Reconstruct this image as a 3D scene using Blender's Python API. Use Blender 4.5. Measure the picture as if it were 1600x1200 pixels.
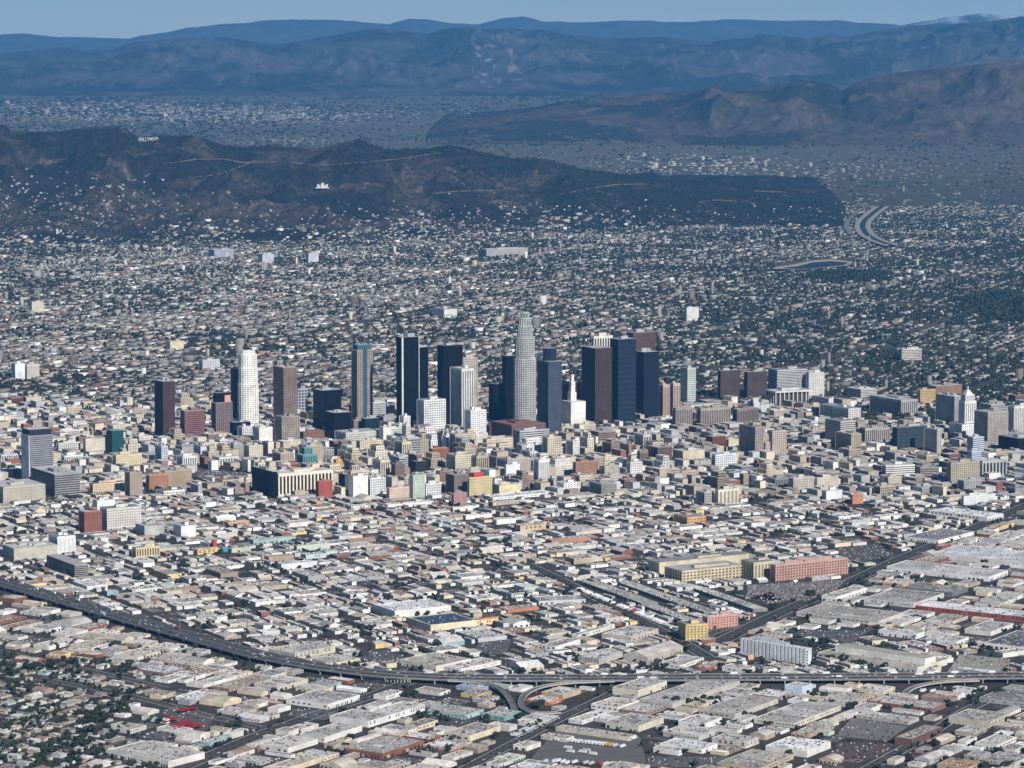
import bpy, math, random
import numpy as np
random.seed(7)
R = np.random.default_rng(11)
scene = bpy.context.scene
for _o in list(bpy.data.objects): bpy.data.objects.remove(_o)
col = scene.collection
rad = math.radians

# ------------------------------------------------------------------ camera, sky, sun, exposure
CAM_H, FPX, PITCH = 1060.0, 5055.0, rad(6.38)
cd = bpy.data.cameras.new("camera"); cam = bpy.data.objects.new("camera", cd); col.objects.link(cam)
cam.location = (0, 0, CAM_H); cam.rotation_euler = (math.pi / 2 - PITCH, 0, 0)
cd.sensor_width = 36; cd.lens = FPX / 1600 * 36; cd.clip_start = 10; cd.clip_end = 200000
scene.camera = cam
SUN_ANG, SUN_EL = rad(-60), rad(31)          # direction towards the sun, measured from +X
world = bpy.data.worlds.new("World"); scene.world = world; world.use_nodes = True
wn = world.node_tree; wn.nodes.clear()
sky = wn.nodes.new("ShaderNodeTexSky"); sky.sky_type = 'NISHITA'; sky.sun_disc = False
sky.sun_elevation = SUN_EL; sky.sun_rotation = math.pi / 2 - SUN_ANG
sky.altitude = 1000; sky.air_density = 0.7; sky.dust_density = 0.0; sky.ozone_density = 3.0
bg = wn.nodes.new("ShaderNodeBackground"); bg.inputs[1].default_value = 0.066
wo = wn.nodes.new("ShaderNodeOutputWorld")
wn.links.new(sky.outputs[0], bg.inputs[0]); wn.links.new(bg.outputs[0], wo.inputs[0])
sd = bpy.data.lights.new("sun", 'SUN'); sd.energy = 5.0; sd.angle = rad(0.53); sd.color = (1.0, 0.96, 0.905)
sun = bpy.data.objects.new("sun", sd); col.objects.link(sun)
from mathutils import Vector
_sv = Vector((math.cos(SUN_ANG) * math.cos(SUN_EL), math.sin(SUN_ANG) * math.cos(SUN_EL), math.sin(SUN_EL)))
sun.rotation_euler = _sv.to_track_quat('Z', 'Y').to_euler(); sun.location = (0, 4000, 3000)
vs = scene.view_settings; vs.view_transform = 'Standard'; vs.look = 'None'; vs.gamma = 1; vs.exposure = 0.06
vs.use_curve_mapping = False
scene.cycles.max_bounces = 5; scene.cycles.diffuse_bounces = 2; scene.cycles.glossy_bounces = 2
scene.cycles.volume_bounces = 0

# ------------------------------------------------------------------ survey: where things stand on the ground
cp, sp = math.cos(PITCH), math.sin(PITCH)
def g(px, py, z=0.0):
    u, v = (px - 800) / FPX, (600 - py) / FPX
    t = (z - CAM_H) / (-sp + v * cp)
    return (u * t, (cp + v * sp) * t)
def pr(x, y, z=0.0):
    dz = z - CAM_H; Z = y * cp - dz * sp
    return 800 + FPX * x / Z, 600 - FPX * (y * sp + dz * cp) / Z
def width_to(c, ang, px):
    k = (px - 800) / FPX; Z0 = c[1] * cp + CAM_H * sp
    return (k * Z0 - c[0]) / (math.cos(ang) - k * math.sin(ang) * cp)
def height_at(y, py):
    v = (600 - py) / FPX
    return CAM_H + y * (v * cp - sp) / (cp + v * sp)

# ------------------------------------------------------------------ noise
def _hash(ix, iy, s):
    h = (ix.astype(np.int64) * 374761393 + iy.astype(np.int64) * 668265263 + s * 982451653) & 0x7fffffff
    h = ((h ^ (h >> 13)) * 1274126177) & 0x7fffffff
    return ((h ^ (h >> 16)) & 0xffff) / 65535.0
def vn(x, y, s=0):
    x = np.asarray(x, float); y = np.asarray(y, float)
    ix, iy = np.floor(x), np.floor(y); fx, fy = x - ix, y - iy
    fx = fx * fx * (3 - 2 * fx); fy = fy * fy * (3 - 2 * fy)
    a, b = _hash(ix, iy, s), _hash(ix + 1, iy, s); c, d = _hash(ix, iy + 1, s), _hash(ix + 1, iy + 1, s)
    return (a * (1 - fx) + b * fx) * (1 - fy) + (c * (1 - fx) + d * fx) * fy
def fbm(x, y, s=0, o=4):
    t = 0; a = .5
    for i in range(o): t = t + a * vn(x * 2 ** i, y * 2 ** i, s + i); a *= .5
    return t / (1 - .5 ** o)
def ridged(x, y, s=0, o=5):
    t = 0; a = .5; w = 1
    for i in range(o):
        n = 1 - np.abs(2 * vn(x * 2 ** i + 7.3 * i, y * 2 ** i, s + i) - 1); n = n * n
        t = t + a * n * w; w = np.clip(n * 1.4, 0, 1); a *= .5
    return t
def sst(a, b, x):
    t = np.clip((np.asarray(x, float) - a) / (b - a), 0, 1); return t * t * (3 - 2 * t)

# ------------------------------------------------------------------ materials
def mat(name, rough=.85, spec=.3, build=None, use='attr', base=(.5, .5, .5), nscale=None, namp=.25, metal=0):
    m = bpy.data.materials.new(name); m.use_nodes = True
    nt = m.node_tree; b = nt.nodes["Principled BSDF"]
    b.inputs['Roughness'].default_value = rough; b.inputs['Specular IOR Level'].default_value = spec
    b.inputs['Metallic'].default_value = metal
    if use == 'attr':
        a = nt.nodes.new("ShaderNodeAttribute"); a.attribute_name = "Col"; src = a.outputs['Color']
    elif use == 'object':
        a = nt.nodes.new("ShaderNodeObjectInfo"); src = a.outputs['Color']
    else:
        a = nt.nodes.new("ShaderNodeRGB"); a.outputs[0].default_value = (*base, 1); src = a.outputs[0]
    if nscale:
        geo = nt.nodes.new("ShaderNodeNewGeometry")
        tot = None
        for sc_, amp in nscale:
            n = nt.nodes.new("ShaderNodeTexNoise"); n.inputs['Scale'].default_value = sc_; n.inputs['Detail'].default_value = 4
            nt.links.new(geo.outputs['Position'], n.inputs['Vector'])
            mr = nt.nodes.new("ShaderNodeMapRange")
            mr.inputs['From Min'].default_value = .3; mr.inputs['From Max'].default_value = .7
            mr.inputs['To Min'].default_value = 1 - amp; mr.inputs['To Max'].default_value = 1 + amp
            nt.links.new(n.outputs['Fac'], mr.inputs['Value'])
            if tot is None: tot = mr.outputs[0]
            else:
                mm = nt.nodes.new("ShaderNodeMath"); mm.operation = 'MULTIPLY'
                nt.links.new(tot, mm.inputs[0]); nt.links.new(mr.outputs[0], mm.inputs[1]); tot = mm.outputs[0]
        vm = nt.nodes.new("ShaderNodeVectorMath"); vm.operation = 'SCALE'
        nt.links.new(src, vm.inputs[0]); nt.links.new(tot, vm.inputs['Scale']); src = vm.outputs[0]
    nt.links.new(src, b.inputs['Base Color'])
    return m
M_WALL = mat("painted_wall", .85, .25, nscale=[(.04, .18), (.3, .16)])
M_ROOF = mat("roof_membrane", .9, .2, nscale=[(.03, .26), (.16, .24), (.7, .18)])
M_GLASS = mat("window_glass", .18, .14)
M_METAL = mat("brushed_metal", .45, .5, metal=.3)
M_PLAIN = mat("plain_paint", .8, .3)
M_CITY = mat("city_wall", .9, .2, nscale=[(.02, .15)])
M_LEAF = mat("foliage", .8, .15, nscale=[(.09, .3), (.6, .25)])
M_BARK = mat("bark", .9, .1, use='rgb', base=(.09, .065, .045))
M_CAR = mat("car_paint", .35, .5, use='object')
M_HILL = mat("chaparral", .95, .05, nscale=[(.004, .2), (.02, .3), (.08, .3)])
M_FARHILL = mat("far_mountain", .95, .05, nscale=[(.0012, .2), (.006, .25), (.02, .2)])
M_ASPH = mat("asphalt", .9, .2, use='rgb', base=(.05, .048, .046), nscale=[(.03, .22), (.3, .2)])
M_CONC = mat("concrete", .88, .2, nscale=[(.05, .15), (.4, .12)])
M_WATER = mat("water", .6, .12, use='rgb', base=(.028, .036, .045))

# ------------------------------------------------------------------ mesh building
def finish(name, v, f, c, mats, parent=None, m=None, origin=(0, 0, 0), smooth=False):
    me = bpy.data.meshes.new(name)
    v = np.asarray(v, float).reshape(-1, 3) - np.asarray(origin, float)
    if isinstance(f, np.ndarray):
        k = f.shape[1]; n = len(f)
        me.vertices.add(len(v)); me.vertices.foreach_set("co", v.astype(np.float32).ravel())
        me.loops.add(n * k); me.loops.foreach_set("vertex_index", f.astype(np.int32).ravel())
        me.polygons.add(n); me.polygons.foreach_set("loop_start", np.arange(n, dtype=np.int32) * k)
        me.update(calc_edges=True)
    else:
        me.from_pydata(v.tolist(), [], f)
    for x in mats: me.materials.append(x)
    a = me.attributes.new("Col", 'FLOAT_VECTOR', 'FACE'); a.data.foreach_set("vector", np.asarray(c, np.float32).ravel())
    if m is not None and len(mats) > 1: me.polygons.foreach_set("material_index", np.asarray(m, np.int32))
    if smooth: me.polygons.foreach_set("use_smooth", np.ones(len(me.polygons), bool))
    o = bpy.data.objects.new(name, me); col.objects.link(o)
    if parent is not None: o.parent = parent
    else: o.location = origin
    return o
class MB:
    def __init__(s): s.v = []; s.f = []; s.c = []; s.m = []
    def quad(s, pts, c, m=0):
        n = len(s.v); s.v += [tuple(p) for p in pts]; s.f.append(tuple(range(n, n + len(pts)))); s.c.append(c); s.m.append(m)
    def prism(s, poly, z0, z1, c, m=0, tc=None, tm=None, bottom=False, top=True, poly2=None):
        n = len(s.v); k = len(poly); p2 = poly2 or poly
        s.v += [(p[0], p[1], z0) for p in poly] + [(p[0], p[1], z1) for p in p2]
        for i in range(k):
            j = (i + 1) % k; s.f.append((n + i, n + j, n + k + j, n + k + i)); s.c.append(c); s.m.append(m)
        if top: s.f.append(tuple(n + k + i for i in range(k))); s.c.append(tc or c); s.m.append(m if tm is None else tm)
        if bottom: s.f.append(tuple(n + i for i in reversed(range(k)))); s.c.append(c); s.m.append(m)
    def box(s, cx, cy, z0, w, d, h, a, c, m=0, tc=None, tm=None, bottom=False):
        s.prism(rect(cx, cy, w, d, a), z0, z0 + h, c, m, tc, tm, bottom)
    def build(s, name, mats, parent=None, origin=(0, 0, 0), kind=None):
        o = finish(name, s.v, s.f, s.c, mats, parent, s.m, origin)
        if kind: o["kind"] = kind
        return o
def rect(cx, cy, w, d, a):
    ca, sa = math.cos(a), math.sin(a); r = []
    for x, y in ((-w / 2, -d / 2), (w / 2, -d / 2), (w / 2, d / 2), (-w / 2, d / 2)):
        r.append((cx + x * ca - y * sa, cy + x * sa + y * ca))
    return r
def offset(poly, d):
    k = len(poly); r = []
    for i in range(k):
        p0, p1, p2 = poly[i - 1], poly[i], poly[(i + 1) % k]
        a = math.atan2(p1[1] - p0[1], p1[0] - p0[0]); b = math.atan2(p2[1] - p1[1], p2[0] - p1[0])
        n1 = (math.sin(a), -math.cos(a)); n2 = (math.sin(b), -math.cos(b))
        q = max(.3, 1 + n1[0] * n2[0] + n1[1] * n2[1])
        r.append((p1[0] + d * (n1[0] + n2[0]) / q, p1[1] + d * (n1[1] + n2[1]) / q))
    return r
def thing(name, label, cat, loc, group=None):
    o = bpy.data.objects.new(name, None); col.objects.link(o); o.location = loc; o.empty_display_size = 5
    o["label"] = label; o["category"] = cat
    if group: o["group"] = group
    return o
def tag(o, label, cat, group=None):
    o["label"] = label; o["category"] = cat
    if group: o["group"] = group
    return o
def boxes(cx, cy, z0, w, d, h, a, cw, cr):            # many boxes as arrays, five faces each
    n = len(cx); ca, sa = np.cos(a), np.sin(a)
    V = np.zeros((n, 8, 3))
    for i, (sx, sy) in enumerate(((-.5, -.5), (.5, -.5), (.5, .5), (-.5, .5))):
        X = cx + sx * w * ca - sy * d * sa; Y = cy + sx * w * sa + sy * d * ca
        V[:, i] = np.c_[X, Y, z0]; V[:, i + 4] = np.c_[X, Y, z0 + h]
    q = np.array([[0, 1, 5, 4], [1, 2, 6, 5], [2, 3, 7, 6], [3, 0, 4, 7], [4, 5, 6, 7]])
    F = (np.arange(n)[:, None, None] * 8 + q).reshape(-1, 4)
    C = np.repeat(cw[:, None, :], 5, 1); C[:, 4] = cr
    return V.reshape(-1, 3), F, C.reshape(-1, 3)
_t = (1 + 5 ** .5) / 2
ICO = np.array([(-1, _t, 0), (1, _t, 0), (-1, -_t, 0), (1, -_t, 0), (0, -1, _t), (0, 1, _t), (0, -1, -_t), (0, 1, -_t), (_t, 0, -1), (_t, 0, 1), (-_t, 0, -1), (-_t, 0, 1)]) / math.hypot(1, _t)
ICOF = np.array([(0, 11, 5), (0, 5, 1), (0, 1, 7), (0, 7, 10), (0, 10, 11), (1, 5, 9), (5, 11, 4), (11, 10, 2), (10, 7, 6), (7, 1, 8), (3, 9, 4), (3, 4, 2), (3, 2, 6), (3, 6, 8), (3, 8, 9), (4, 9, 5), (2, 4, 11), (6, 2, 10), (8, 6, 7), (9, 8, 1)])
OCT = np.array([(1, 0, 0), (-1, 0, 0), (0, 1, 0), (0, -1, 0), (0, 0, 1), (0, 0, -1)], float)
OCTF = np.array([(0, 2, 4), (2, 1, 4), (1, 3, 4), (3, 0, 4), (2, 0, 5), (1, 2, 5), (3, 1, 5), (0, 3, 5)])
def blobs(x, y, z, r, h, C, shape='ico', jit=.35):
    B, F = (ICO, ICOF) if shape == 'ico' else (OCT, OCTF)
    n = len(x); k = len(B)
    a = R.uniform(0, 6.28, n); ca, sa = np.cos(a)[:, None], np.sin(a)[:, None]
    J = 1 + R.uniform(-jit, jit, (n, k))
    X = (B[None, :, 0] * ca - B[None, :, 1] * sa) * J * r[:, None] + x[:, None]
    Y = (B[None, :, 0] * sa + B[None, :, 1] * ca) * J * r[:, None] + y[:, None]
    Zz = B[None, :, 2] * J * (h / 2)[:, None] + (z + h * .55)[:, None]
    V = np.stack([X, Y, Zz], 2).reshape(-1, 3)
    FF = (np.arange(n)[:, None, None] * k + F).reshape(-1, 3)
    CC = np.repeat(C[:, None, :], len(F), 1) * (1 + R.uniform(-.25, .25, (n, len(F), 1)))
    return V, FF, CC.reshape(-1, 3)
def join_arrays(parts):
    V = []; F = []; C = []; n = 0
    for v, f, c in parts: V.append(v); F.append(f + n); C.append(c); n += len(v)
    return np.concatenate(V), np.concatenate(F), np.concatenate(C)

# ------------------------------------------------------------------ ground sheet and relief
def gz(x, y):
    x = np.asarray(x, float); y = np.asarray(y, float)
    roll = (fbm(x / 900, y / 900, 3, 3) - .45) * 60 * sst(10500, 12500, y) * sst(-400, 900, x) * (1 - sst(15500, 17500, y))
    up = 70 * sst(17500, 23000, y) + np.clip(y - 22000, 0, None) * .0085
    return roll * .25 + up
def fan(us, ds):                                        # a sheet of rows of growing spacing
    U, D = np.meshgrid(us, ds); return U * D, D
def sheet_faces(nr, nc):
    i = np.arange(nr * nc).reshape(nr, nc)
    return np.stack([i[:-1, :-1], i[:-1, 1:], i[1:, 1:], i[1:, :-1]], -1).reshape(-1, 4)
us = np.linspace(-.42, .42, 240); ds = np.concatenate([[1500, 2500], np.geomspace(3500, 77000, 176)])
X, Y = fan(us, ds); Z = gz(X, Y)
F = sheet_faces(*X.shape)
fx, fy = X.ravel()[F].mean(1), Y.ravel()[F].mean(1)
n1 = fbm(fx / 500, fy / 500, 21, 4)[:, None]; nearw = (1 - sst(8800, 10500, fy))[:, None]
vw = sst(19000, 24000, fy)[:, None]; gc = np.array([.07, .062, .054]) * nearw + (1 - nearw) * (np.array([.1, .088, .07]) * (1 - n1) + np.array([.055, .06, .04]) * n1 * 1.2) + vw * np.array([.035, .03, .025])
ground = finish("ground", np.c_[X.ravel(), Y.ravel(), Z.ravel()], F, gc, [mat("ground_soil", .95, .1, nscale=[(.006, .2), (.04, .28), (.25, .22)])], smooth=True)
ground["kind"] = "structure"

# ------------------------------------------------------------------ hills and mountains
class Range:
    def __init__(s, name, prof, dr, df, db, nu, nf, nb, base, seed, scale, amp, cfun, m, u0=-60, u1=1660, dvar=0, dfx=None):
        px = np.linspace(u0, u1, nu); py = np.interp(px, *np.array(prof, float).T)
        py = py + (fbm(px / 23, px * 0, seed, 4) - .5) * 3.2
        u = (px - 800) / FPX
        drc = dr + dvar * (fbm(px / 300, px * 0, seed + 9, 3) - .5)
        dfc = df + (np.interp(px, *np.array(dfx, float).T) if dfx else 0 * px); s.dfc = dfc
        sgrid = np.concatenate([np.linspace(0, 1, nf), 1 + np.linspace(0, 1, nb)[1:]])
        S = sgrid[:, None] * np.ones(nu)
        D = np.where(S <= 1, dfc + (drc - dfc) * S, drc + (db - drc) * (S - 1))
        Xs = u * D / cp
        b = gz(Xs, D) + base
        zr = height_at(drc, py)
        t = np.where(S <= 1, S, 2 - S)
        rg = ridged(Xs / scale, D / scale, seed, 5)
        lo = fbm(Xs / scale / 2.2, D / scale / 2.2, seed + 40, 3)
        prof_t = np.clip(t ** 1.15 + (lo - .5) * .75 * t * (1 - t) * 2, 0, 1.2)
        rg2 = ridged(Xs / scale * 3.7, D / scale * 3.7, seed + 70, 3); bump = (rg + .3 * rg2 - .45) * amp * np.clip(t * 3, 0, 1) * (1 - .75 * t ** 4)
        bz = b - 25 * (1 - np.clip(t * 12, 0, 1))
        Zz = bz + (zr - b) * prof_t + bump * (zr - b)
        for _ in range(4):
            v = (D * sp + (Zz - CAM_H) * cp) / (D * cp - (Zz - CAM_H) * sp)
            k = v[:nf].argmax(0); Dk = D[k, np.arange(nu)]; zt = height_at(Dk, py); zc = Zz[k, np.arange(nu)]; bk = bz[k, np.arange(nu)]
            Zz = bz + (Zz - bz) * np.clip((zt - bk) / np.maximum(zc - bk, 1), 0, 3)
        Zz = Zz - 28 * (1 - sst(-25, 30, zr - b))
        s.u, s.S, s.D, s.X, s.Z = u, S, D, Xs, Zz; s.px = px; s.drc = drc; s.df, s.db, s.nf, s.nb = df, db, nf, nb
        F = sheet_faces(*Xs.shape)
        fc = lambda A: A.ravel()[F].mean(1)
        C = cfun(fc(Xs), fc(D), fc(Zz), fc(t), fc(np.broadcast_to(px, Xs.shape)), fc(rg))
        s.o = finish(name, np.c_[Xs.ravel(), D.ravel(), Zz.ravel()], F, C, [m], smooth=True); s.o["kind"] = "structure"
        v = (D * sp + (Zz - CAM_H) * cp) / (D * cp - (Zz - CAM_H) * sp); s.row = 600 - FPX * v
    def hit(s, px, py):                                  # the first point of the slope seen at that place, or None
        j = int(np.clip(np.searchsorted(s.px, px), 0, len(s.px) - 1)); r = s.row[:, j]
        k = np.nonzero(r <= py)[0]
        if len(k) == 0 or k[0] == 0: return None
        i = k[0]; w = (r[i - 1] - py) / max(1e-6, r[i - 1] - r[i])
        f = lambda A: A[i - 1, j] * (1 - w) + A[i, j] * w
        d = f(s.D); return ((px - 800) / FPX * (d * cp + (CAM_H - f(s.Z)) * sp), d, f(s.Z))
    def height(s, x, y):
        x = np.asarray(x, float); y = np.asarray(y, float)
        j = (x * cp / y - s.u[0]) / (s.u[1] - s.u[0]); ok = (j > 0) & (j < len(s.u) - 1.01); j = np.clip(j, 0, len(s.u) - 1.01).astype(int)
        dr = s.drc[j]; S = np.where(y <= dr, (y - s.dfc[j]) / (dr - s.dfc[j]), 1 + (y - dr) / (s.db - dr)); ok &= (S > 0) & (S < 1.98); S = np.clip(S, 0, 1.98)
        r = np.where(S <= 1, S * (s.nf - 1), s.nf - 1 + (S - 1) * (s.nb - 1)); i = np.clip(r.astype(int), 0, len(s.Z) - 2); w = r - i
        return np.where(ok, s.Z[i, j] * (1 - w) + s.Z[i + 1, j] * w, -99)
def hillcol(x, y, z, t, px, rg):
    n = fbm(x / 260, y / 260, 5, 4); m = fbm(x / 70, y / 70, 6, 3)
    a = np.array([.062, .049, .043]); b = np.array([.022, .022, .02]); c = np.array([.19, .14, .105])
    k = sst(.42, .62, n)[:, None]; C = a * (1 - k) + b * k
    q = (sst(.66, .78, m) * sst(.3, .6, 1 - n) * .6)[:, None]; C = C * (1 - q) + c * q
    g2 = (sst(820, 900, px) * sst(.3, .45, m))[:, None]; C = C * (1 - g2 * .9) + np.array([.02, .024, .016]) * g2 * .9
    return C
R1 = Range("hills", [(-60, 212), (0, 207), (50, 205), (90, 206), (130, 201), (160, 198), (190, 197), (204, 203), (222, 214), (250, 211), (300, 212), (330, 218), (350, 226), (380, 230), (440, 231), (500, 233), (525, 226), (545, 221), (565, 219), (580, 226), (600, 233), (640, 234), (680, 231), (698, 227), (715, 228), (740, 236), (770, 243), (800, 247), (835, 246), (860, 251), (900, 264), (960, 272), (1030, 280), (1080, 284), (1150, 290), (1200, 296), (1240, 303), (1265, 309), (1285, 315), (1300, 320), (1315, 326), (1332, 333), (1360, 345), (1400, 360)],
    18300, 15300, 21500, 620, 160, 20, 0, 31, 620, .55, hillcol, M_HILL, u1=1400, dvar=900, dfx=[(0, 0), (500, 300), (800, 1000), (1100, 1500), (1200, 1500), (1260, 1250), (1330, 1000), (1400, 1000)])
def redhill(x, y, z, t, px, rg):
    n = fbm(x / 400, y / 400, 15, 4); r = sst(1300, 1420, px)[:, None]
    a = np.array([.075, .062, .048]) * (1 - r) + np.array([.09, .07, .056]) * r; b = np.array([.03, .034, .026])
    k = sst(.42, .6, n)[:, None] * (1 - .45 * r); C = a * (1 - k) + b * k
    q = (sst(.7, .8, fbm(x / 150, y / 150, 77, 3)) * .8)[:, None]; C = C * (1 - q) * 1 + np.array([.2, .16, .13]) * q * .6
    return C
R2 = Range("foothills", [(500, 232), (600, 214), (660, 203), (720, 190), (780, 180), (830, 168), (880, 158), (960, 152), (1010, 147), (1060, 142), (1110, 136), (1150, 139), (1200, 137), (1250, 131), (1290, 130), (1310, 141), (1345, 125), (1400, 113), (1450, 108), (1500, 103), (1560, 95), (1660, 86)],
    28500, 25300, 33000, 420, 100, 12, 0, 57, 1100, .65, redhill, M_HILL, u0=520, dvar=1200)
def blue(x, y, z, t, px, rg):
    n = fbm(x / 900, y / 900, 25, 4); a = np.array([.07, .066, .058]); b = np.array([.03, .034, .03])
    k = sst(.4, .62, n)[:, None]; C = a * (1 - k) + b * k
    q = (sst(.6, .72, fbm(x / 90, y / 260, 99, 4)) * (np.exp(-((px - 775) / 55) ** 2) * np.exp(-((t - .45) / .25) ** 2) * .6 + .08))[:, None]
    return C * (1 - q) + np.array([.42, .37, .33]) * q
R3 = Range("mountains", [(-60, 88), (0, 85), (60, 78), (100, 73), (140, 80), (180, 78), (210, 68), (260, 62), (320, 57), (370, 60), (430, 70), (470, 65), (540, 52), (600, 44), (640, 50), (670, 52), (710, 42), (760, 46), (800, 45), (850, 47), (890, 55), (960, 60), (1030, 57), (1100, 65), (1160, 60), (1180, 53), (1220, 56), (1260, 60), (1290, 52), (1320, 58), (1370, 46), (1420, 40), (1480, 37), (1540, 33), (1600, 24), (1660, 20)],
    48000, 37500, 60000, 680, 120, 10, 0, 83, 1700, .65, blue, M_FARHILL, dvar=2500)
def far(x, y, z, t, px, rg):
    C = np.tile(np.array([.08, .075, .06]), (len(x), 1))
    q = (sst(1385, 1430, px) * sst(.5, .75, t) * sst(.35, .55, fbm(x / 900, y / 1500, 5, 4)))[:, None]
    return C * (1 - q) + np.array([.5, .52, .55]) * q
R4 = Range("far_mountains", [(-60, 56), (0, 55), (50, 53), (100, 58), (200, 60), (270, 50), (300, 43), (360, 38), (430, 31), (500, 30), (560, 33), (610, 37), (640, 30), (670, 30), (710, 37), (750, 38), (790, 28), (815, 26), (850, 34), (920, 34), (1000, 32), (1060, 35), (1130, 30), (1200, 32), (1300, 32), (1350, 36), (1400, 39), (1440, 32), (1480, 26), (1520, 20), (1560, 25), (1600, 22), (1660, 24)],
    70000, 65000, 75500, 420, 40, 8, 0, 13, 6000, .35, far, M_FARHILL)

# ------------------------------------------------------------------ what ground is taken
OX, OY, OR = -2200.0, 4000.0, 4.0
occ = np.zeros((1700, 1300), bool)
def _idx(x, y): return int((y - OY) / OR), int((x - OX) / OR)
def mark(poly):
    P = np.array(poly); x0, y0 = P.min(0) - OR; x1, y1 = P.max(0) + OR
    i0, j0 = _idx(x0, y0); i1, j1 = _idx(x1, y1)
    i0, j0 = max(i0, 0), max(j0, 0); i1, j1 = min(i1, occ.shape[0] - 1), min(j1, occ.shape[1] - 1)
    if i1 <= i0 or j1 <= j0: return
    yy, xx = np.meshgrid(OY + (np.arange(i0, i1) + .5) * OR, OX + (np.arange(j0, j1) + .5) * OR, indexing='ij')
    ins = np.ones(xx.shape, bool); k = len(poly)
    for a in range(k):
        p, q = poly[a], poly[(a + 1) % k]
        ins &= (q[0] - p[0]) * (yy - p[1]) - (q[1] - p[1]) * (xx - p[0]) >= 0
    occ[i0:i1, j0:j1] |= ins
def free(poly, k=4):
    p = np.array(poly)
    for a in np.linspace(0.02, .98, k):
        for b in np.linspace(0.02, .98, k):
            q = (p[0] * (1 - a) + p[1] * a) * (1 - b) + (p[3] * (1 - a) + p[2] * a) * b
            i, j = _idx(*q)
            if not (0 <= i < occ.shape[0] and 0 <= j < occ.shape[1]) or occ[i, j]: return False
    return True

# ------------------------------------------------------------------ roads at grade
def smooth_line(pts, step=12):
    P = np.array(pts, float); d = np.r_[0, np.cumsum(np.hypot(*np.diff(P, axis=0).T))]
    t = np.arange(0, d[-1], step); L = np.c_[np.interp(t, d, P[:, 0]), np.interp(t, d, P[:, 1])]
    for _ in range(10): L[1:-1] = (L[:-2] + 2 * L[1:-1] + L[2:]) / 4
    return L
def normals(L):
    T = np.gradient(L, axis=0); T /= np.linalg.norm(T, axis=1)[:, None]; return np.c_[-T[:, 1], T[:, 0]]
def strip(mb, L, a, b, z, c, m=0, every=None):
    N = normals(L); z = np.broadcast_to(z, (len(L),))
    A, B = L + N * a, L + N * b
    for i in range(len(L) - 1):
        if every and i % every: continue
        mb.quad([(*B[i], z[i]), (*B[i + 1], z[i + 1]), (*A[i + 1], z[i + 1]), (*A[i], z[i])], c, m)
def mark_line(L, hw):
    N = normals(L)
    for i in range(len(L) - 1):
        mark([tuple(L[i] - N[i] * hw), tuple(L[i + 1] - N[i + 1] * hw), tuple(L[i + 1] + N[i + 1] * hw), tuple(L[i] + N[i] * hw)])
ROADS = {}
WHITE_P = (.6, .6, .58); YEL_P = (.5, .38, .08)
def road(key, pix, hw, lines=True):
    L = smooth_line([g(*p) for p in pix]); ROADS[key] = (L, hw); mark_line(L, hw + 3)
    mb = MB(); strip(mb, L, -hw, hw, .06, (.055, .054, .054), 0)
    o = mb.build("road", [mat("road_asphalt_" + key, .9, .2, nscale=[(.05, .18), (.4, .15)])]); o["kind"] = "structure"
    if lines:
        mk = MB(); strip(mk, L, -.25, .25, .09, YEL_P); strip(mk, L, -hw / 2 - .15, -hw / 2 + .15, .09, WHITE_P, every=2); strip(mk, L, hw / 2 - .15, hw / 2 + .15, .09, WHITE_P, every=2)
        p = mk.build("lane_marking", [M_PLAIN], o); p["kind"] = "stuff"
    kb = MB(); strip(kb, L, hw, hw + 2.6, .14, (.32, .31, .29)); strip(kb, L, -hw - 2.6, -hw, .14, (.32, .31, .29))
    p = kb.build("pavement", [M_CONC], o)
road("avenue", [(1130, 1000), (1202, 965), (1300, 922), (1400, 876), (1500, 835), (1600, 791), (1700, 752)], 15)
road("market", [(820, 880), (885, 910), (960, 948), (1065, 1003), (1110, 1030)], 12)
road("rail", [(250, 1215), (290, 1197), (400, 1150), (512, 1110), (600, 1080), (660, 1057)], 13)
road("south", [(700, 1215), (800, 1163), (880, 1120), (960, 1082), (1000, 1062)], 9)
road("east", [(1330, 1215), (1440, 1155), (1500, 1115), (1560, 1085)], 9)
road("cross", [(1005, 1034), (1075, 1003), (1150, 975)], 9)
road("west", [(60, 1060), (160, 1078), (250, 1098), (330, 1120), (420, 1140)], 8)
road("left", [(-40, 1010), (60, 1030), (160, 1052), (260, 1076)], 7)

# ------------------------------------------------------------------ elevated freeway
FZ = 8.5
FL = smooth_line([g(*p, FZ) for p in [(-160, 858), (-80, 884), (0, 908), (100, 937), (200, 966), (300, 994), (400, 1022), (500, 1041), (600, 1053), (700, 1058), (800, 1059), (1000, 1058.5), (1200, 1057.5), (1400, 1056.5), (1600, 1055), (1720, 1054)]], 10)
FHW = 24.0
mark_line(FL, FHW + 4)
fw = thing("freeway", "wide elevated grey freeway full of traffic curving across the foreground", "freeway", (0, 5200, 0)); FO = (0, 5200, 0)
FN = normals(FL)
mb = MB(); strip(mb, FL, -FHW, FHW, FZ, (.082, .08, .078))
for a in (-FHW, FHW):
    for i in range(len(FL) - 1):
        p, q = FL[i] + FN[i] * a, FL[i + 1] + FN[i + 1] * a
        pts = [(*p, FZ - 1.9), (*q, FZ - 1.9), (*q, FZ), (*p, FZ)]
        mb.quad(pts if a < 0 else pts[::-1], (.2, .19, .18))
strip(mb, FL[::-1], -FHW, FHW, FZ - 1.9, (.3, .29, .27))
mb.build("deck", [M_CONC], fw, FO)
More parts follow.
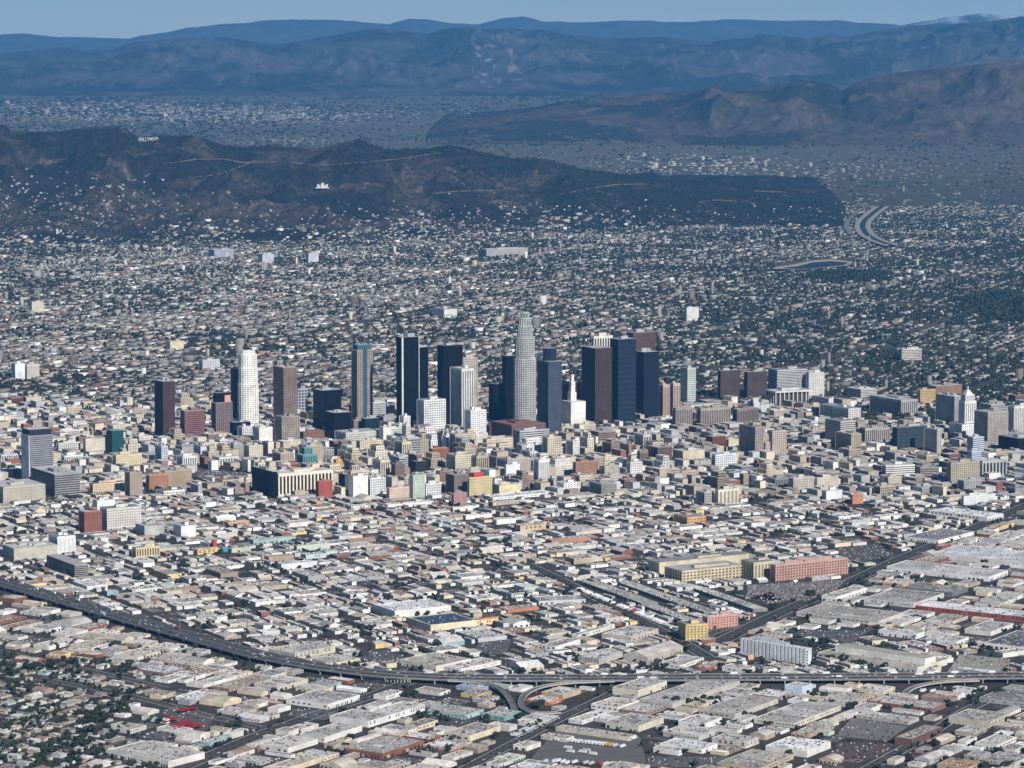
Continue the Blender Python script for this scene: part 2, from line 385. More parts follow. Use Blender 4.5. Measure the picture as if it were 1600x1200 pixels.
for nm, a, hh in (("barrier", -FHW + .3, 1.1), ("barrier", FHW - .3, 1.1), ("median_barrier", 0, .9)):
    b = MB()
    for i in range(len(FL) - 1):
        p0, p1, q0, q1 = FL[i] + FN[i] * (a - .3), FL[i] + FN[i] * (a + .3), FL[i + 1] + FN[i + 1] * (a - .3), FL[i + 1] + FN[i + 1] * (a + .3)
        b.quad([(*p0, FZ), (*q0, FZ), (*q0, FZ + hh), (*p0, FZ + hh)], (.26, .25, .235)); b.quad([(*p0, FZ + hh), (*q0, FZ + hh), (*q1, FZ + hh), (*p1, FZ + hh)], (.28, .27, .25))
        b.quad([(*q1, FZ), (*p1, FZ), (*p1, FZ + hh), (*q1, FZ + hh)], (.26, .25, .235))
    b.build(nm, [M_CONC], fw, FO)
mk = MB()
for k in (-20, 20, -1.5, 1.5): strip(mk, FL, k - .2, k + .2, FZ + .05, WHITE_P)
for k in (-16.2, -12.5, -8.8, -5.1, 5.1, 8.8, 12.5, 16.2): strip(mk, FL, k - .12, k + .12, FZ + .05, (.45, .45, .43), every=3)
mk.build("lane_marking", [M_PLAIN], fw, FO, kind="stuff")
pm = None
for i in range(4, len(FL) - 2, 4):
    for a in (-FHW + 3, FHW - 3, 0):
        c = FL[i] + FN[i] * a
        if pm is None:
            b = MB(); b.prism([(1.1 * math.cos(t), 1.1 * math.sin(t)) for t in np.arange(8) * math.pi / 4], 0, FZ - 3, (.36, .35, .33)); b.box(0, 0, FZ - 3, 7, 2.4, 1.2, 0, (.36, .35, .33), bottom=True)
            o = b.build("column", [M_CONC], fw); pm = o.data
        else:
            o = bpy.data.objects.new("column", pm); col.objects.link(o); o.parent = fw
        o.location = (c[0] - FO[0], c[1] - FO[1], 0); o.rotation_euler = (0, 0, math.atan2(FN[i][1], FN[i][0]))
def ramp(label, pts, zs, hw):
    L = smooth_line([g(*p, 5) for p in pts], 8); mark_line(L, hw + 3); n = len(L); zz = np.interp(np.linspace(0, 1, n), np.linspace(0, 1, len(zs)), zs)
    o0 = (L[0][0], L[0][1], 0); t = thing("freeway_ramp", label, "ramp", o0); N = normals(L)
    m = MB(); strip(m, L, -hw, hw, zz, (.16, .155, .15))
    for a in (-hw, hw):
        for i in range(n - 1):
            p, q = L[i] + N[i] * a, L[i + 1] + N[i + 1] * a; p2, q2 = p - N[i] * np.sign(a) * .4, q - N[i + 1] * np.sign(a) * .4
            A = [(*p, max(0, zz[i] - 1.5)), (*q, max(0, zz[i + 1] - 1.5)), (*q, zz[i + 1] + 1), (*p, zz[i] + 1)]
            m.quad(A if a < 0 else A[::-1], (.42, .4, .36)); m.quad([(*p, zz[i] + 1), (*q, zz[i + 1] + 1), (*q2, zz[i + 1] + 1), (*p2, zz[i] + 1)], (.45, .43, .4))
            m.quad([(*p2, zz[i]), (*q2, zz[i + 1]), (*q2, zz[i + 1] + 1), (*p2, zz[i] + 1)], (.42, .4, .36))
    m.build("deck", [M_CONC], t, o0)
    for i in range(3, n - 1, 5):
        if zz[i] > 3:
            b = MB(); b.prism([(L[i][0] + .9 * math.cos(k), L[i][1] + .9 * math.sin(k)) for k in np.arange(8) * math.pi / 4], 0, zz[i] - .2, (.36, .35, .33)); b.build("column", [M_CONC], t, o0)
ramp("curved concrete ramp leaving the freeway towards the centre, left arm of the fork", [(700, 1066), (745, 1067), (775, 1073), (792, 1085), (802, 1100), (806, 1112)], [8.4, 7, 4, 1], 5)
ramp("curved concrete ramp leaving the freeway towards the centre, right arm of the fork", [(960, 1067), (890, 1069), (845, 1074), (820, 1084), (812, 1098), (818, 1108), (845, 1113), (880, 1108)], [8.4, 8, 6, 4, 1], 5)
ramp("short curved ramp below the freeway at the right, near the big factory", [(1530, 1066), (1480, 1067), (1440, 1070), (1418, 1076), (1412, 1084)], [8.4, 8, 5, 2], 5)
o0 = g(603, 1063); c0, c1 = g(567, 1061), g(640, 1068)
b = MB(); a = math.atan2(c1[1] - c0[1], c1[0] - c0[0]); b.box(o0[0], o0[1], 0, math.dist(c0, c1), 1.2, 7, a, (.72, .68, .58))
for i in range(14): b.box(c0[0] + (c1[0] - c0[0]) * (i + .5) / 14, c0[1] + (c1[1] - c0[1]) * (i + .5) / 14 - .9, 0, 1.2, .8, 7.4, a, (.62, .58, .5))
tag(b.build("retaining_wall", [M_CONC], None, (*o0, 0)), "pale ribbed retaining wall standing against the freeway's near edge", "wall")

# ------------------------------------------------------------------ building kit
W = (.78, .77, .74); OW = (.7, .68, .62); CR = (.66, .57, .41); TN = (.45, .37, .28); GY = (.38, .38, .38); LG = (.54, .54, .53); DG = (.17, .17, .175)
K = (.006, .006, .008); NV = (.018, .025, .042); BRN = (.1, .058, .045); RB = (.2, .085, .07); BK = (.25, .105, .07); TP = (.3, .25, .22)
TQ = (.16, .4, .38); YL = (.72, .54, .22); PK = (.62, .32, .25); OR_ = (.6, .19, .06); MT = (.5, .6, .5); BL = (.3, .42, .55); RD = (.48, .07, .04); OL = (.42, .4, .3); MV = (.36, .22, .21)
G0 = (.028, .032, .04); GB = (.05, .032, .028); GU = (.03, .05, .085); GR = (.09, .095, .1)
TB, TA = rad(30.6), rad(57)
def place(xl, xc, xr, yb, th, yt=None, h=None, maxl=140, maxr=400):
    c = g(xc, yb); wr = min(max(8, width_to(c, th, xr)), maxr); wl = min(max(8, width_to(c, th + math.pi / 2, xl)), maxl)
    r = (math.cos(th), math.sin(th)); l = (-r[1], r[0])
    if h is None: h = max(4, height_at(c[1], yt))
    P = lambda a, b: (c[0] + r[0] * a + l[0] * b, c[1] + r[1] * a + l[1] * b)
    return [P(0, 0), P(wr, 0), P(wr, wl), P(0, wl)], h, wr, wl
def cen(poly): return (sum(p[0] for p in poly) / len(poly), sum(p[1] for p in poly) / len(poly))
def along(poly):
    k = len(poly)
    for i in range(k):
        p, q = poly[i], poly[(i + 1) % k]; yield p, q, math.dist(p, q), math.atan2(q[1] - p[1], q[0] - p[0])
def facade(t, o0, poly, z0, z1, style, wall, glass, fh=5.2, bw=5.6, sep=None, roofc=None, ph=True, cap=1.2):
    h = z1 - z0
    glazed = style != 'plain'
    b = MB(); b.prism(poly, z0, z1, glass if glazed else wall, 0); b.build("glazing" if glazed else "wall", [M_GLASS if glazed else M_WALL], t, o0)
    bf = {'grid': .42, 'fine': .5, 'band': .52, 'pier': 0, 'sheer': .1, 'punch': .52, 'plain': 0}[style]
    pf = {'grid': .38, 'fine': .45, 'band': 0, 'pier': .42, 'sheer': .1, 'punch': .48, 'plain': 0}[style]
    if bf:
        b = MB(); n = max(1, round(h / fh)); f = h / n; pl = offset(poly, .3)
        for i in range(n): b.prism(pl, z0 + (i + 1 - bf) * f, z0 + (i + 1) * f - .02, wall, bottom=True)
        b.build("floor_band", [M_WALL], t, o0, kind="stuff")
    elif style == 'pier':
        b = MB(); pl = offset(poly, .35); b.prism(pl, z1 - min(6, h * .12), z1 - .02, wall, bottom=True); b.prism(pl, z0, z0 + min(5, h * .1), wall); b.build("floor_band", [M_WALL], t, o0)
    if pf:
        b = MB()
        for p, q, ln, a in along(poly):
            n = max(1, round(ln / bw)); w = ln / n * pf
            for i in range(n + 1):
                s = i / n; c = (p[0] + (q[0] - p[0]) * s + .28 * math.sin(a), p[1] + (q[1] - p[1]) * s - .28 * math.cos(a))
                if sep: e = MB(); e.box(c[0], c[1], z0, w, 1.0, h - .05, a, wall); e.build("pilaster", [M_WALL], t, o0)
                else: b.box(c[0], c[1], z0, w, .9, h - .05, a, wall)
        if not sep: b.build("pier", [M_WALL], t, o0, kind="stuff")
    rc = roofc or random.choice([(.45, .44, .42), (.36, .36, .36), (.55, .54, .52), (.28, .28, .28)])
    b = MB(); b.prism(offset(poly, .45), z1, z1 + cap, wall if glazed else wall, 0, tc=rc, tm=1, bottom=True); ro = b.build("roof", [M_WALL, M_ROOF], t, o0)
    if ph:
        x0 = np.array(poly); c = x0.mean(0); e1 = x0[1] - x0[0]; e2 = x0[-1] - x0[0]; a = math.atan2(e1[1], e1[0])
        for i in range(ph if isinstance(ph, int) and not isinstance(ph, bool) else random.choice([1, 2, 2, 3])):
            s1, s2 = random.uniform(-.2, .2), random.uniform(-.2, .2); q = c + e1 * s1 + e2 * s2
            m = MB(); m.box(q[0], q[1], z1 + cap, np.hypot(*e1) * random.uniform(.18, .42), np.hypot(*e2) * random.uniform(.18, .42), random.uniform(2.5, 6) + h * .012, a, tuple(x * .9 for x in wall) if sum(wall) > .3 else GY, 0, tc=rc)
            m.build("penthouse", [M_WALL], ro, o0)
REFS = []; MARKS = []
def tower(label, xl, xc, xr, yt, yb, style='grid', wall=GY, glass=G0, th=TB, name="office_building", cat="building", ref=None, grp=None, maxl=140, **kw):
    if xc is None: xc = xl + .32 * (xr - xl)
    poly, h, wr, wl = place(xl, xc, xr, yb, th, yt, maxl=maxl)
    c = cen(poly); o0 = (*c, 0); t = thing(name, label, cat, o0, grp)
    facade(t, o0, poly, 0, h, style, wall, glass, **kw); mark(offset(poly, 5))
    MARKS.append((xl, xr, yt, yb))
    if ref: REFS.append((ref, (xl + xr) / 2, (yt + yb) / 2))
    return t, o0, poly, h
T = tower
# --- the tall buildings of the centre, from the edge nearest the left
T("tall dark brown tower with ribbed faces standing alone at the left of the skyline", 243, 256, 273, 597, 692, 'fine', (.075, .045, .04), (.03, .02, .02), name="office_tower", cat="skyscraper", ref="lone dark brown tower", ph=2)
T("squat red brown office block striped with pale lines, beside the lone dark brown tower", 282, 289, 320, 643, 687, 'band', (.27, .15, .13), (.06, .03, .03), name="office_building", ref="striped red brown block")
t, o0, p, h = T("brown gridded tower with notched black glass top and pink panel", 331, 338, 363, 630, 682, 'grid', (.24, .18, .17), (.03, .025, .025), name="office_tower", cat="skyscraper", ref="notched brown tower", ph=False)
q = offset(p, -3.5); facade(t, o0, q, h, h + 24, 'sheer', (.01, .01, .012), K, ph=False)
c = cen(p); b = MB(); b.box(p[0][0] * .3 + p[1][0] * .7, p[0][1] * .3 + p[1][1] * .7 + 3, h, 16, 4, 19, TB, (.62, .3, .28)); b.build("pink_panel", [M_WALL], t, o0)
T("dark brown slab hiding behind the white rounded tower", 362, 367, 376, 577, 662, 'fine', (.1, .07, .06), (.03, .02, .02), name="office_tower", cat="skyscraper", ref="hidden brown slab")
# white rounded tower: bowed plan that steps out towards the ground
cx, cy = g(388, 667); t = thing("office_tower", "gleaming white rounded tower with stepped shoulders and fine window grid", "skyscraper", (cx, cy, 0)); REFS.append(("white rounded tower", 388, 600))
def bowed(w, d, n=22, a=TB):
    r = []
    for i in range(n):
        k = 2 * math.pi * i / n; ct, st = math.cos(k), math.sin(k); e = .62
        x, y = w / 2 * math.copysign(abs(ct) ** e, ct), d / 2 * math.copysign(abs(st) ** e, st)
        r.append((cx + x * math.cos(a) - y * math.sin(a), cy + x * math.sin(a) + y * math.cos(a)))
    return r
hh = height_at(cy, 548); yb_ = cy
for w, d, z0, z1 in ((50, 44, 0, height_at(cy, 599)), (47, 41, height_at(cy, 599), height_at(cy, 574)), (44, 38, height_at(cy, 574), height_at(cy, 553)), (36, 30, height_at(cy, 553), hh)):
    facade(t, (cx, cy, 0), bowed(w, d), z0, z1, 'fine', (.8, .79, .74), (.1, .1, .1), fh=5.0, bw=5.2, ph=False, roofc=(.7, .69, .66))
mark(rect(cx, cy, 60, 56, TB))
T("brown gridded tower with dark left flank right of the white rounded tower", 428, 444, 464, 575, 672, 'grid', (.27, .2, .17), (.035, .03, .035), name="office_tower", cat="skyscraper", ref="brown gridded tower")
T("taupe gridded tower standing in front of the brown gridded tower", 430, 441, 468, 652, 700, 'grid', (.36, .3, .26), (.07, .06, .055), name="office_tower", cat="skyscraper", ref="taupe gridded tower")
T("grey block with big square windows peeping out behind the brown gridded tower", 463, 466, 480, 608, 650, 'grid', (.36, .37, .38), G0, bw=9, fh=8)
T("bulky black glass block with pale roof between brown and ribbed towers", 490, 504, 533, 611, 680, 'sheer', (.01, .01, .012), K, ref="bulky black block", roofc=(.5, .5, .5))
T("low black glass block stepping down in front of the bulky black block", 509, 523, 549, 646, 688, 'sheer', (.01, .01, .012), K)
t, o0, p, h = T("ribbed grey brown tower with blue glass centre strip and teal crown", 550, 559, 582, 548, 668, 'fine', (.33, .28, .25), (.05, .06, .08), name="office_tower", cat="skyscraper", ref="tower with teal crown", ph=False)
facade(t, o0, offset(p, -3), h, h + 14, 'pier', (.1, .18, .22), (.04, .08, .1), ph=1)
e1 = ((p[1][0] - p[0][0]) / 2 + p[0][0], (p[1][1] - p[0][1]) / 2 + p[0][1]); b = MB(); b.box(*e1, 0, 11, 2.6, h + 4, TB, (.05, .085, .13)); b.build("glass_strip", [M_GLASS], t, o0)
T("small black office cube at the foot of the tower with teal crown", 546, 553, 572, 636, 655, 'sheer', (.03, .03, .035), K)
t, o0, p, h = T("tall black slab tower with one white corner stripe", 620, 629, 655, 528, 678, 'sheer', (.01, .01, .012), K, name="office_tower", cat="skyscraper", ref="white striped black tower", ph=2, roofc=(.4, .42, .45))
for i in (0, 1):
    b = MB(); b.box(p[i][0], p[i][1], 0, 4.5 if i == 0 else 1.6, 4.5 if i == 0 else 1.6, h + 1.5, TB, (.62, .62, .58)); b.build("corner_pier", [M_WALL], t, o0)
T("black slab half hidden behind the black tower with white corner stripe", 646, 650, 669, 544, 664, 'sheer', (.011, .011, .014), K, name="office_tower", cat="skyscraper")
T("matt black square tower left of the white ribbed tower", 684, 694, 723, 541, 668, 'sheer', (.01, .01, .013), K, name="office_tower", cat="skyscraper", ref="matt black square tower", roofc=(.25, .25, .26))
T("beige gridded tower peeping out behind the white ribbed tower", 719, 723, 746, 560, 658, 'fine', (.47, .42, .36), (.1, .09, .08), name="office_tower", cat="skyscraper")
T("white tower with tall vertical ribs and small rooftop box", 704, 722, 740, 577, 672, 'pier', (.68, .68, .66), (.2, .2, .2), name="office_tower", cat="skyscraper", ref="white ribbed tower", bw=6.5, ph=1)
T("white gridded office block in front of the black tower with white corner stripe", 652, 663, 696, 626, 687, 'grid', (.76, .76, .74), (.1, .11, .13), fh=6, bw=5, ref="white gridded block")
T("small white gridded block in front of the white ribbed tower", 726, 736, 759, 642, 690, 'fine', (.78, .77, .75), (.12, .13, .15), ref="small white gridded block")
# round stepped tower, the tallest
cx, cy = g(820, 681); t = thing("office_tower", "tallest tower, pale grey and round with stepped setbacks and a crown", "skyscraper", (cx, cy, 0)); REFS.append(("tallest round tower", 820, 580))
def ngon(r, n=16, x=None, y=None): return [((x or cx) + r * math.cos(2 * math.pi * (i + .5) / n), (y or cy) + r * math.sin(2 * math.pi * (i + .5) / n)) for i in range(n)]
for r, y0, y1 in ((28.5, 681, 560), (25, 560, 527), (20, 527, 509), (16, 509, 497), (10.5, 497, 488)):
    facade(t, (cx, cy, 0), ngon(r), max(0, height_at(cy, y0)), height_at(cy, y1), 'grid' if r > 12 else 'pier', (.46, .47, .44), (.035, .04, .045), fh=5.6, bw=4.8, ph=False, roofc=(.5, .5, .48))
mark(rect(cx, cy, 70, 70, 0))
for i, (a, b_, y1) in enumerate(()):
    c = g((a + b_) / 2, 684); m = MB(); m.box(c[0], c[1], 0, 20, 16, height_at(c[1], y1), TB, (.56, .57, .53)); m.build("shoulder", [M_WALL], t, (cx, cy, 0))
T("black glass tower with stepped left side, left of the tallest round tower", 785, 792, 806, 557, 664, 'sheer', (.01, .01, .012), K, name="office_tower", cat="skyscraper", ref="stepped black tower")
T("lower black block stepping down beside the stepped black tower", 764, 773, 788, 601, 662, 'sheer', (.01, .01, .012), K, name="office_tower", cat="skyscraper")
t, o0, p, h = T("navy glass tower with bowed blue top right of the tallest round tower", 840, 857, 877, 566, 684, 'fine', (.075, .09, .12), NV, name="office_tower", cat="skyscraper", ref="bowed navy tower", ph=False, fh=4.6, bw=4.6)
c = cen(p); bw_ = [((c[0] + 17 * math.cos(k) * 1.0), c[1] + 13 * math.sin(k)) for k in np.arange(14) * 2 * math.pi / 14]
facade(t, o0, bw_, h, h + 32, 'sheer', (.03, .045, .08), NV, ph=False)
t, o0, p, h = T("beige tower with gabled crown and dark central panel below the tallest tower", 805, 811, 828, 634, 672, 'pier', (.6, .53, .43), (.22, .18, .15), name="office_tower", cat="tower", ref="gabled beige tower", ph=False, bw=7)
b = MB()
for i in range(4):
    a_, b2 = p[i], p[(i + 1) % 4]; m_ = ((a_[0] + b2[0]) / 2, (a_[1] + b2[1]) / 2); cc = cen(p)
    b.quad([(*a_, h + 1), (*b2, h + 1), (*m_, h + 17)], (.6, .53, .43)); b.quad([(*a_, h + 1), (*m_, h + 17), (*cc, h + 17)], (.2, .17, .15)); b.quad([(*m_, h + 17), (*b2, h + 1), (*cc, h + 17)], (.2, .17, .15))
b.build("gabled_crown", [M_WALL], t, o0)
e1 = ((p[1][0] + p[0][0]) / 2, (p[1][1] + p[0][1]) / 2); b = MB(); b.box(*e1, 4, 7, 2.4, h * .75, TB, (.1, .06, .05)); b.build("central_panel", [M_GLASS], t, o0)
T("long brown hotel block with red tiled roofs at the foot of the gabled tower", 768, 800, 852, 665, 690, 'punch', (.2, .11, .09), (.04, .03, .03), name="hotel_building", cat="hotel", ref="red roofed hotel", roofc=(.26, .13, .1), ph=4)
T("grey office slab with long horizontal window bands before the red roofed hotel", 802, 812, 858, 674, 700, 'band', (.5, .5, .48), (.07, .07, .08), ref="banded grey slab")
T("slim beige tower with grey left flank at the end of the banded grey slab", 848, 856, 876, 684, 722, 'fine', (.6, .53, .41), (.16, .14, .12), ref="slim beige tower")
T("dark red brown tower with sloping top and lit right face", 909, 930, 955, 545, 664, 'fine', (.07, .046, .042), (.025, .017, .017), name="office_tower", cat="skyscraper", ref="dark red tower", ph=False, fh=4.8)
T("white tower with black vertical window slots behind the dark red tower", 925, 928, 956, 526, 650, 'pier', (.7, .68, .62), (.05, .05, .05), name="office_tower", cat="skyscraper", bw=8)
T("deep blue glass tower with faceted sides and lighter crown line", 953, 966, 993, 531, 662, 'sheer', (.035, .05, .08), NV, name="office_tower", cat="skyscraper", ref="deep blue tower", fh=14, roofc=(.4, .42, .45))
T("very dark navy tower with lower right half, right of the deep blue tower", 993, 1006, 1029, 551, 656, 'sheer', (.018, .023, .036), (.014, .018, .03), name="office_tower", cat="skyscraper", ref="dark navy tower", roofc=(.5, .5, .5))
T("brown red gridded tower rising behind the dark navy tower", 979, 989, 1023, 521, 645, 'grid', (.125, .078, .068), (.04, .025, .022), name="office_tower", cat="skyscraper", ref="brown red tower")
T("low dark red block with slanted roof beside the white spired building", 878, 884, 908, 600, 650, 'fine', (.2, .06, .05), (.06, .025, .025))
t, o0, p, h = T("white building with grey left flank and a slim stepped white spire", 877, 892, 915, 629, 674, 'plain', (.74, .72, .66), ref="white spired building", ph=False)
c = (p[0][0] * .5 + p[2][0] * .5 - 4, p[0][1] * .5 + p[2][1] * .5)
for w, a, b2 in ((17, h, h + 24), (12, h + 24, h + 52), (7, h + 52, h + 70)):
    m = MB(); m.box(*c, a, w, w, b2 - a, TB, (.74, .72, .68)); m.build("spire_stage", [M_WALL], t, o0)
T("plain grey green slab tower standing clear of the dark towers, under the hillside houses", 1063, 1074, 1087, 576, 632, 'band', (.47, .5, .46), (.3, .33, .3), name="apartment_tower", cat="tower", ref="grey green slab tower", fh=6)
T("pinkish apartment slab with white ribs right of the dark navy tower", 1030, 1036, 1046, 602, 652, 'pier', (.5, .36, .31), (.18, .12, .1))
T("twin pinkish apartment slab nearer the grey green slab tower", 1047, 1052, 1062, 600, 648, 'pier', (.52, .4, .36), (.18, .12, .1))
T("tan apartment block with dark vertical strips and cream roof below the grey green slab", 1051, 1056, 1081, 638, 672, 'pier', (.33, .29, .25), (.09, .08, .075), name="apartment_building", roofc=(.6, .52, .36))
T("long tan apartment block with dark vertical strips, middle of three in a row", 1089, 1095, 1141, 639, 668, 'pier', (.36, .31, .27), (.09, .08, .075), name="apartment_building")
T("plain brown ribbed apartment block at the right end of three in a row", 1145, 1152, 1185, 640, 664, 'pier', (.22, .18, .16), (.08, .07, .065), name="apartment_building")
T("dark brown cube block, left of a matching pair below the hillside", 1122, 1126, 1155, 580, 622, 'fine', (.09, .062, .058), (.04, .028, .028), ref="dark brown twin blocks")
T("dark brown cube block, right of a matching pair beside the banded office slab", 1163, 1168, 1197, 582, 622, 'fine', (.09, .062, .058), (.04, .028, .028))
T("wide office slab with white horizontal bands and dark left flank", 1200, 1214, 1261, 579, 620, 'band', (.52, .51, .49), (.05, .05, .055), ref="wide banded office slab", th=rad(22), fh=4.4)
T("plain pale block attached at the right of the wide banded office slab", 1259, 1264, 1287, 583, 620, 'fine', (.66, .64, .58), (.3, .29, .27), th=rad(22))
# colonnaded pavilion
poly, h, wr, wl = place(1197, 1212, 1266, 634, rad(24), 613); c = cen(poly); o0 = (*c, 0)
t = thing("concert_hall", "white roofed pavilion with a row of tall slender columns", "hall", o0); REFS.append(("colonnaded pavilion", 1232, 622)); mark(offset(poly, 8))
b = MB(); b.prism(offset(poly, -7), 0, h - 2, (.1, .09, .085)); b.build("hall_body", [M_GLASS], t, o0)
b = MB(); b.prism(offset(poly, 3), h - 2, h + 2.5, (.62, .6, .56), tc=(.55, .54, .52), bottom=True); b.box(*c, h + 2.5, wr * .5, wl * .45, 6, rad(24), (.5, .49, .47)); b.build("roof", [M_WALL], t, o0)
for p_, q_, ln, a in along(poly):
    for i in range(max(2, round(ln / 13))):
        s = i / max(2, round(ln / 13)); m = MB(); m.box(p_[0] + (q_[0] - p_[0]) * s, p_[1] + (q_[1] - p_[1]) * s, 0, 2.2, 2.2, h - 2, a, (.66, .64, .58)); m.build("column", [M_WALL], t, o0)
T("white low block with blank walls right of the colonnaded pavilion", 1281, 1326, 1344, 639, 658, 'punch', (.62, .6, .54), (.12, .12, .12), bw=8)
T("small grey white block between the pavilion and blank white block", 1268, 1295, 1302, 623, 637, 'plain', (.6, .58, .52))
T("long grey courthouse with pale ribbed right end among dark trees", 1344, 1408, 1433, 626, 650, 'pier', (.4, .39, .36), (.12, .12, .12), ref="long grey courthouse", bw=7)
T("low white roofed hall behind the long grey courthouse", 1322, 1345, 1370, 609, 622, 'band', (.5, .49, .46), (.16, .16, .16), roofc=(.66, .65, .62))
T("ochre yellow building rising behind the long grey courthouse", 1434, 1438, 1461, 610, 634, 'punch', (.5, .36, .18), (.16, .11, .07), ref="ochre building")
T("terracotta low building stretching right behind the ochre building", 1452, 1462, 1502, 604, 618, 'punch', (.3, .19, .12), (.12, .08, .06))
T("broad grey ribbed office block left of the white stepped civic tower", 1462, 1491, 1503, 620, 668, 'fine', (.34, .33, .31), (.18, .18, .18), ref="broad grey ribbed block", roofc=(.7, .7, .7))
# white civic tower
cx, cy = g(1511, 680); o0 = (cx, cy, 0); t = thing("civic_tower", "white stepped civic tower with pyramid top and low white wings", "tower", o0); REFS.append(("white civic tower", 1511, 640))
z = lambda y: height_at(cy, y)
for w, a, b2, st in ((68, 0, z(661), 'punch'), (32, z(661), z(626), 'pier'), (24, z(626), z(616), 'pier')):
    facade(t, o0, rect(cx, cy, w, w * .9, rad(24)), a, b2, st, (.74, .73, .69), (.3, .3, .3), ph=False, bw=6)
b = MB(); b.prism(rect(cx, cy, 20, 20, rad(24)), z(616), z(609), (.7, .69, .65), poly2=rect(cx, cy, 7, 7, rad(24))); b.box(cx, cy, z(609), 3, 3, 9, rad(24), (.6, .6, .58)); b.build("pyramid_top", [M_WALL], t, o0); mark(rect(cx, cy, 80, 80, rad(24)))
T("large tan gridded office block in front of the white civic tower's right side", 1522, 1543, 1574, 645, 697, 'grid', (.42, .38, .33), (.13, .12, .11), ref="large tan gridded block", fh=4.2, bw=4.4)
T("pale ribbed courthouse cut off by the right edge, beyond the tan gridded block", 1574, 1584, 1640, 635, 680, 'pier', (.66, .65, .6), (.25, .24, .22), ref="pale ribbed courthouse")
T("grey flat block behind the large tan gridded block", 1535, 1548, 1570, 633, 664, 'band', (.36, .36, .35), (.12, .12, .12))
T("dark blue grey glass block with wide flat facade below the broad grey ribbed block", 1394, 1402, 1448, 669, 706, 'sheer', (.08, .095, .12), (.035, .045, .06), ref="dark blue grey glass block", fh=8)
T("slender beige tower with pale right edge in front of the dark blue grey glass block", 1444, 1464, 1470, 672, 712, 'fine', (.46, .43, .37), (.2, .19, .17), ref="slender beige tower")
T("white banded office block with grey flank left of the dark blue grey glass block", 1289, 1313, 1336, 659, 697, 'band', (.5, .48, .44), (.1, .1, .1), ref="white banded office block")
T("ochre tan block in front of the white banded office block", 1306, 1330, 1345, 679, 706, 'fine', (.38, .33, .24), (.15, .13, .1))
T("long low tan building with ribbed front between banded and blue grey blocks", 1344, 1352, 1390, 670, 692, 'pier', (.4, .36, .32), (.1, .09, .08), th=rad(22))
T("small blue white banded tower in front of the large tan gridded block", 1511, 1520, 1537, 684, 716, 'band', (.5, .55, .6), (.1, .14, .19), ref="blue white banded tower")
T("low pale blue banded block in front of the blue white banded tower", 1511, 1518, 1533, 706, 728, 'band', (.5, .55, .6), (.12, .16, .2))
T("black glass block beside the right edge, below the tan gridded block", 1560, 1592, 1625, 686, 712, 'sheer', (.03, .03, .035), K)
T("tan hotel slab with white narrow end left of the white ribbed black block", 1480, 1486, 1530, 724, 758, 'fine', (.42, .37, .29), (.14, .13, .11), name="hotel_building", cat="hotel", ref="tan hotel slab", th=rad(24))
T("black glass block with thin white ribs near the right edge", 1530, 1535, 1572, 721, 746, 'pier', (.4, .4, .38), (.03, .035, .04), bw=9, ref="white ribbed black block", th=rad(24))
T("white office building with long dark ribbon windows, like stacked trays", 1378, 1384, 1429, 728, 747, 'band', (.72, .71, .68), (.06, .06, .06), fh=5, ref="ribbon window building", th=rad(14))
T("brown grey banded block right of the white ribbon window building", 1430, 1438, 1466, 731, 745, 'band', (.3, .26, .23), (.08, .07, .07), th=rad(14))
# stepped tan block
t, o0, p, h = T("tan ziggurat block with dark left face and stepped right wings", 1155, 1180, 1192, 668, 718, 'fine', (.34, .28, .24), (.13, .11, .1), ref="tan ziggurat block", ph=1)
for a, b2, yt in ((1187, 1200, 680), (1196, 1211, 692), (1207, 1228, 674)):
    pp, h2, _, _ = place(a - 8, a, b2, 716, TB, yt, maxl=60); facade(t, o0, pp, 0, h2, 'fine', (.5, .41, .34), (.14, .12, .1), ph=False); mark(offset(pp, 4))
# --- left side
t, o0, p, h = T("tall grey banded slab with blank white left end and dark top storey, left edge", 35, 47, 83, 682, 760, 'band', (.3, .3, .31), (.08, .085, .1), ref="tall left slab", fh=4.6, name="office_tower", cat="tower", ph=False)
b = MB(); b.prism([p[3], p[0], (p[0][0] - 1.2, p[0][1] - .6), (p[3][0] - 1.2, p[3][1] - .6)], 0, h + 2, (.74, .74, .72)); b.build("end_wall", [M_WALL], t, o0)
facade(t, o0, offset(p, -1.5), h, h + 14, 'sheer', (.05, .05, .06), (.03, .03, .05), ph=False)
T("low dark office cube ringed with pale bands beside the tall grey slab", 48, 86, 125, 742, 777, 'band', (.3, .29, .28), (.04, .04, .045), ref="dark banded cube", fh=5, roofc=(.5, .5, .5))
t, o0, p, h = T("teal wrapped building under construction beside a crane", 168, 176, 193, 674, 710, 'sheer', (.03, .1, .11), (.02, .07, .08), ref="teal construction site", ph=False)
c = g(183, 703); o1 = (*c, 0); t = thing("tower_crane", "thin pale tower crane standing over the teal construction site", "crane", o1)
b = MB(); b.box(*c, 0, 3, 3, 92, 0, (.5, .5, .48)); b.build("mast", [M_PLAIN], t, o1); b = MB(); b.box(c[0] + 8, c[1], 88, 60, 2, 2, rad(40), (.5, .5, .48)); b.build("jib", [M_PLAIN], t, o1); b = MB(); b.box(c[0], c[1], 84, 4, 4, 5, 0, (.6, .6, .55)); b.build("cab", [M_PLAIN], t, o1)
T("blank beige block left of the teal construction site", 130, 134, 169, 686, 709, 'plain', (.58, .53, .43))
T("white low block with square windows left of the blank beige block", 89, 92, 125, 693, 708, 'grid', (.66, .65, .62), (.14, .14, .15))
T("pale yellow hotel with upright ribs below the teal construction site", 176, 182, 221, 712, 732, 'punch', (.68, .6, .4), (.2, .17, .12), ref="pale yellow hotel")
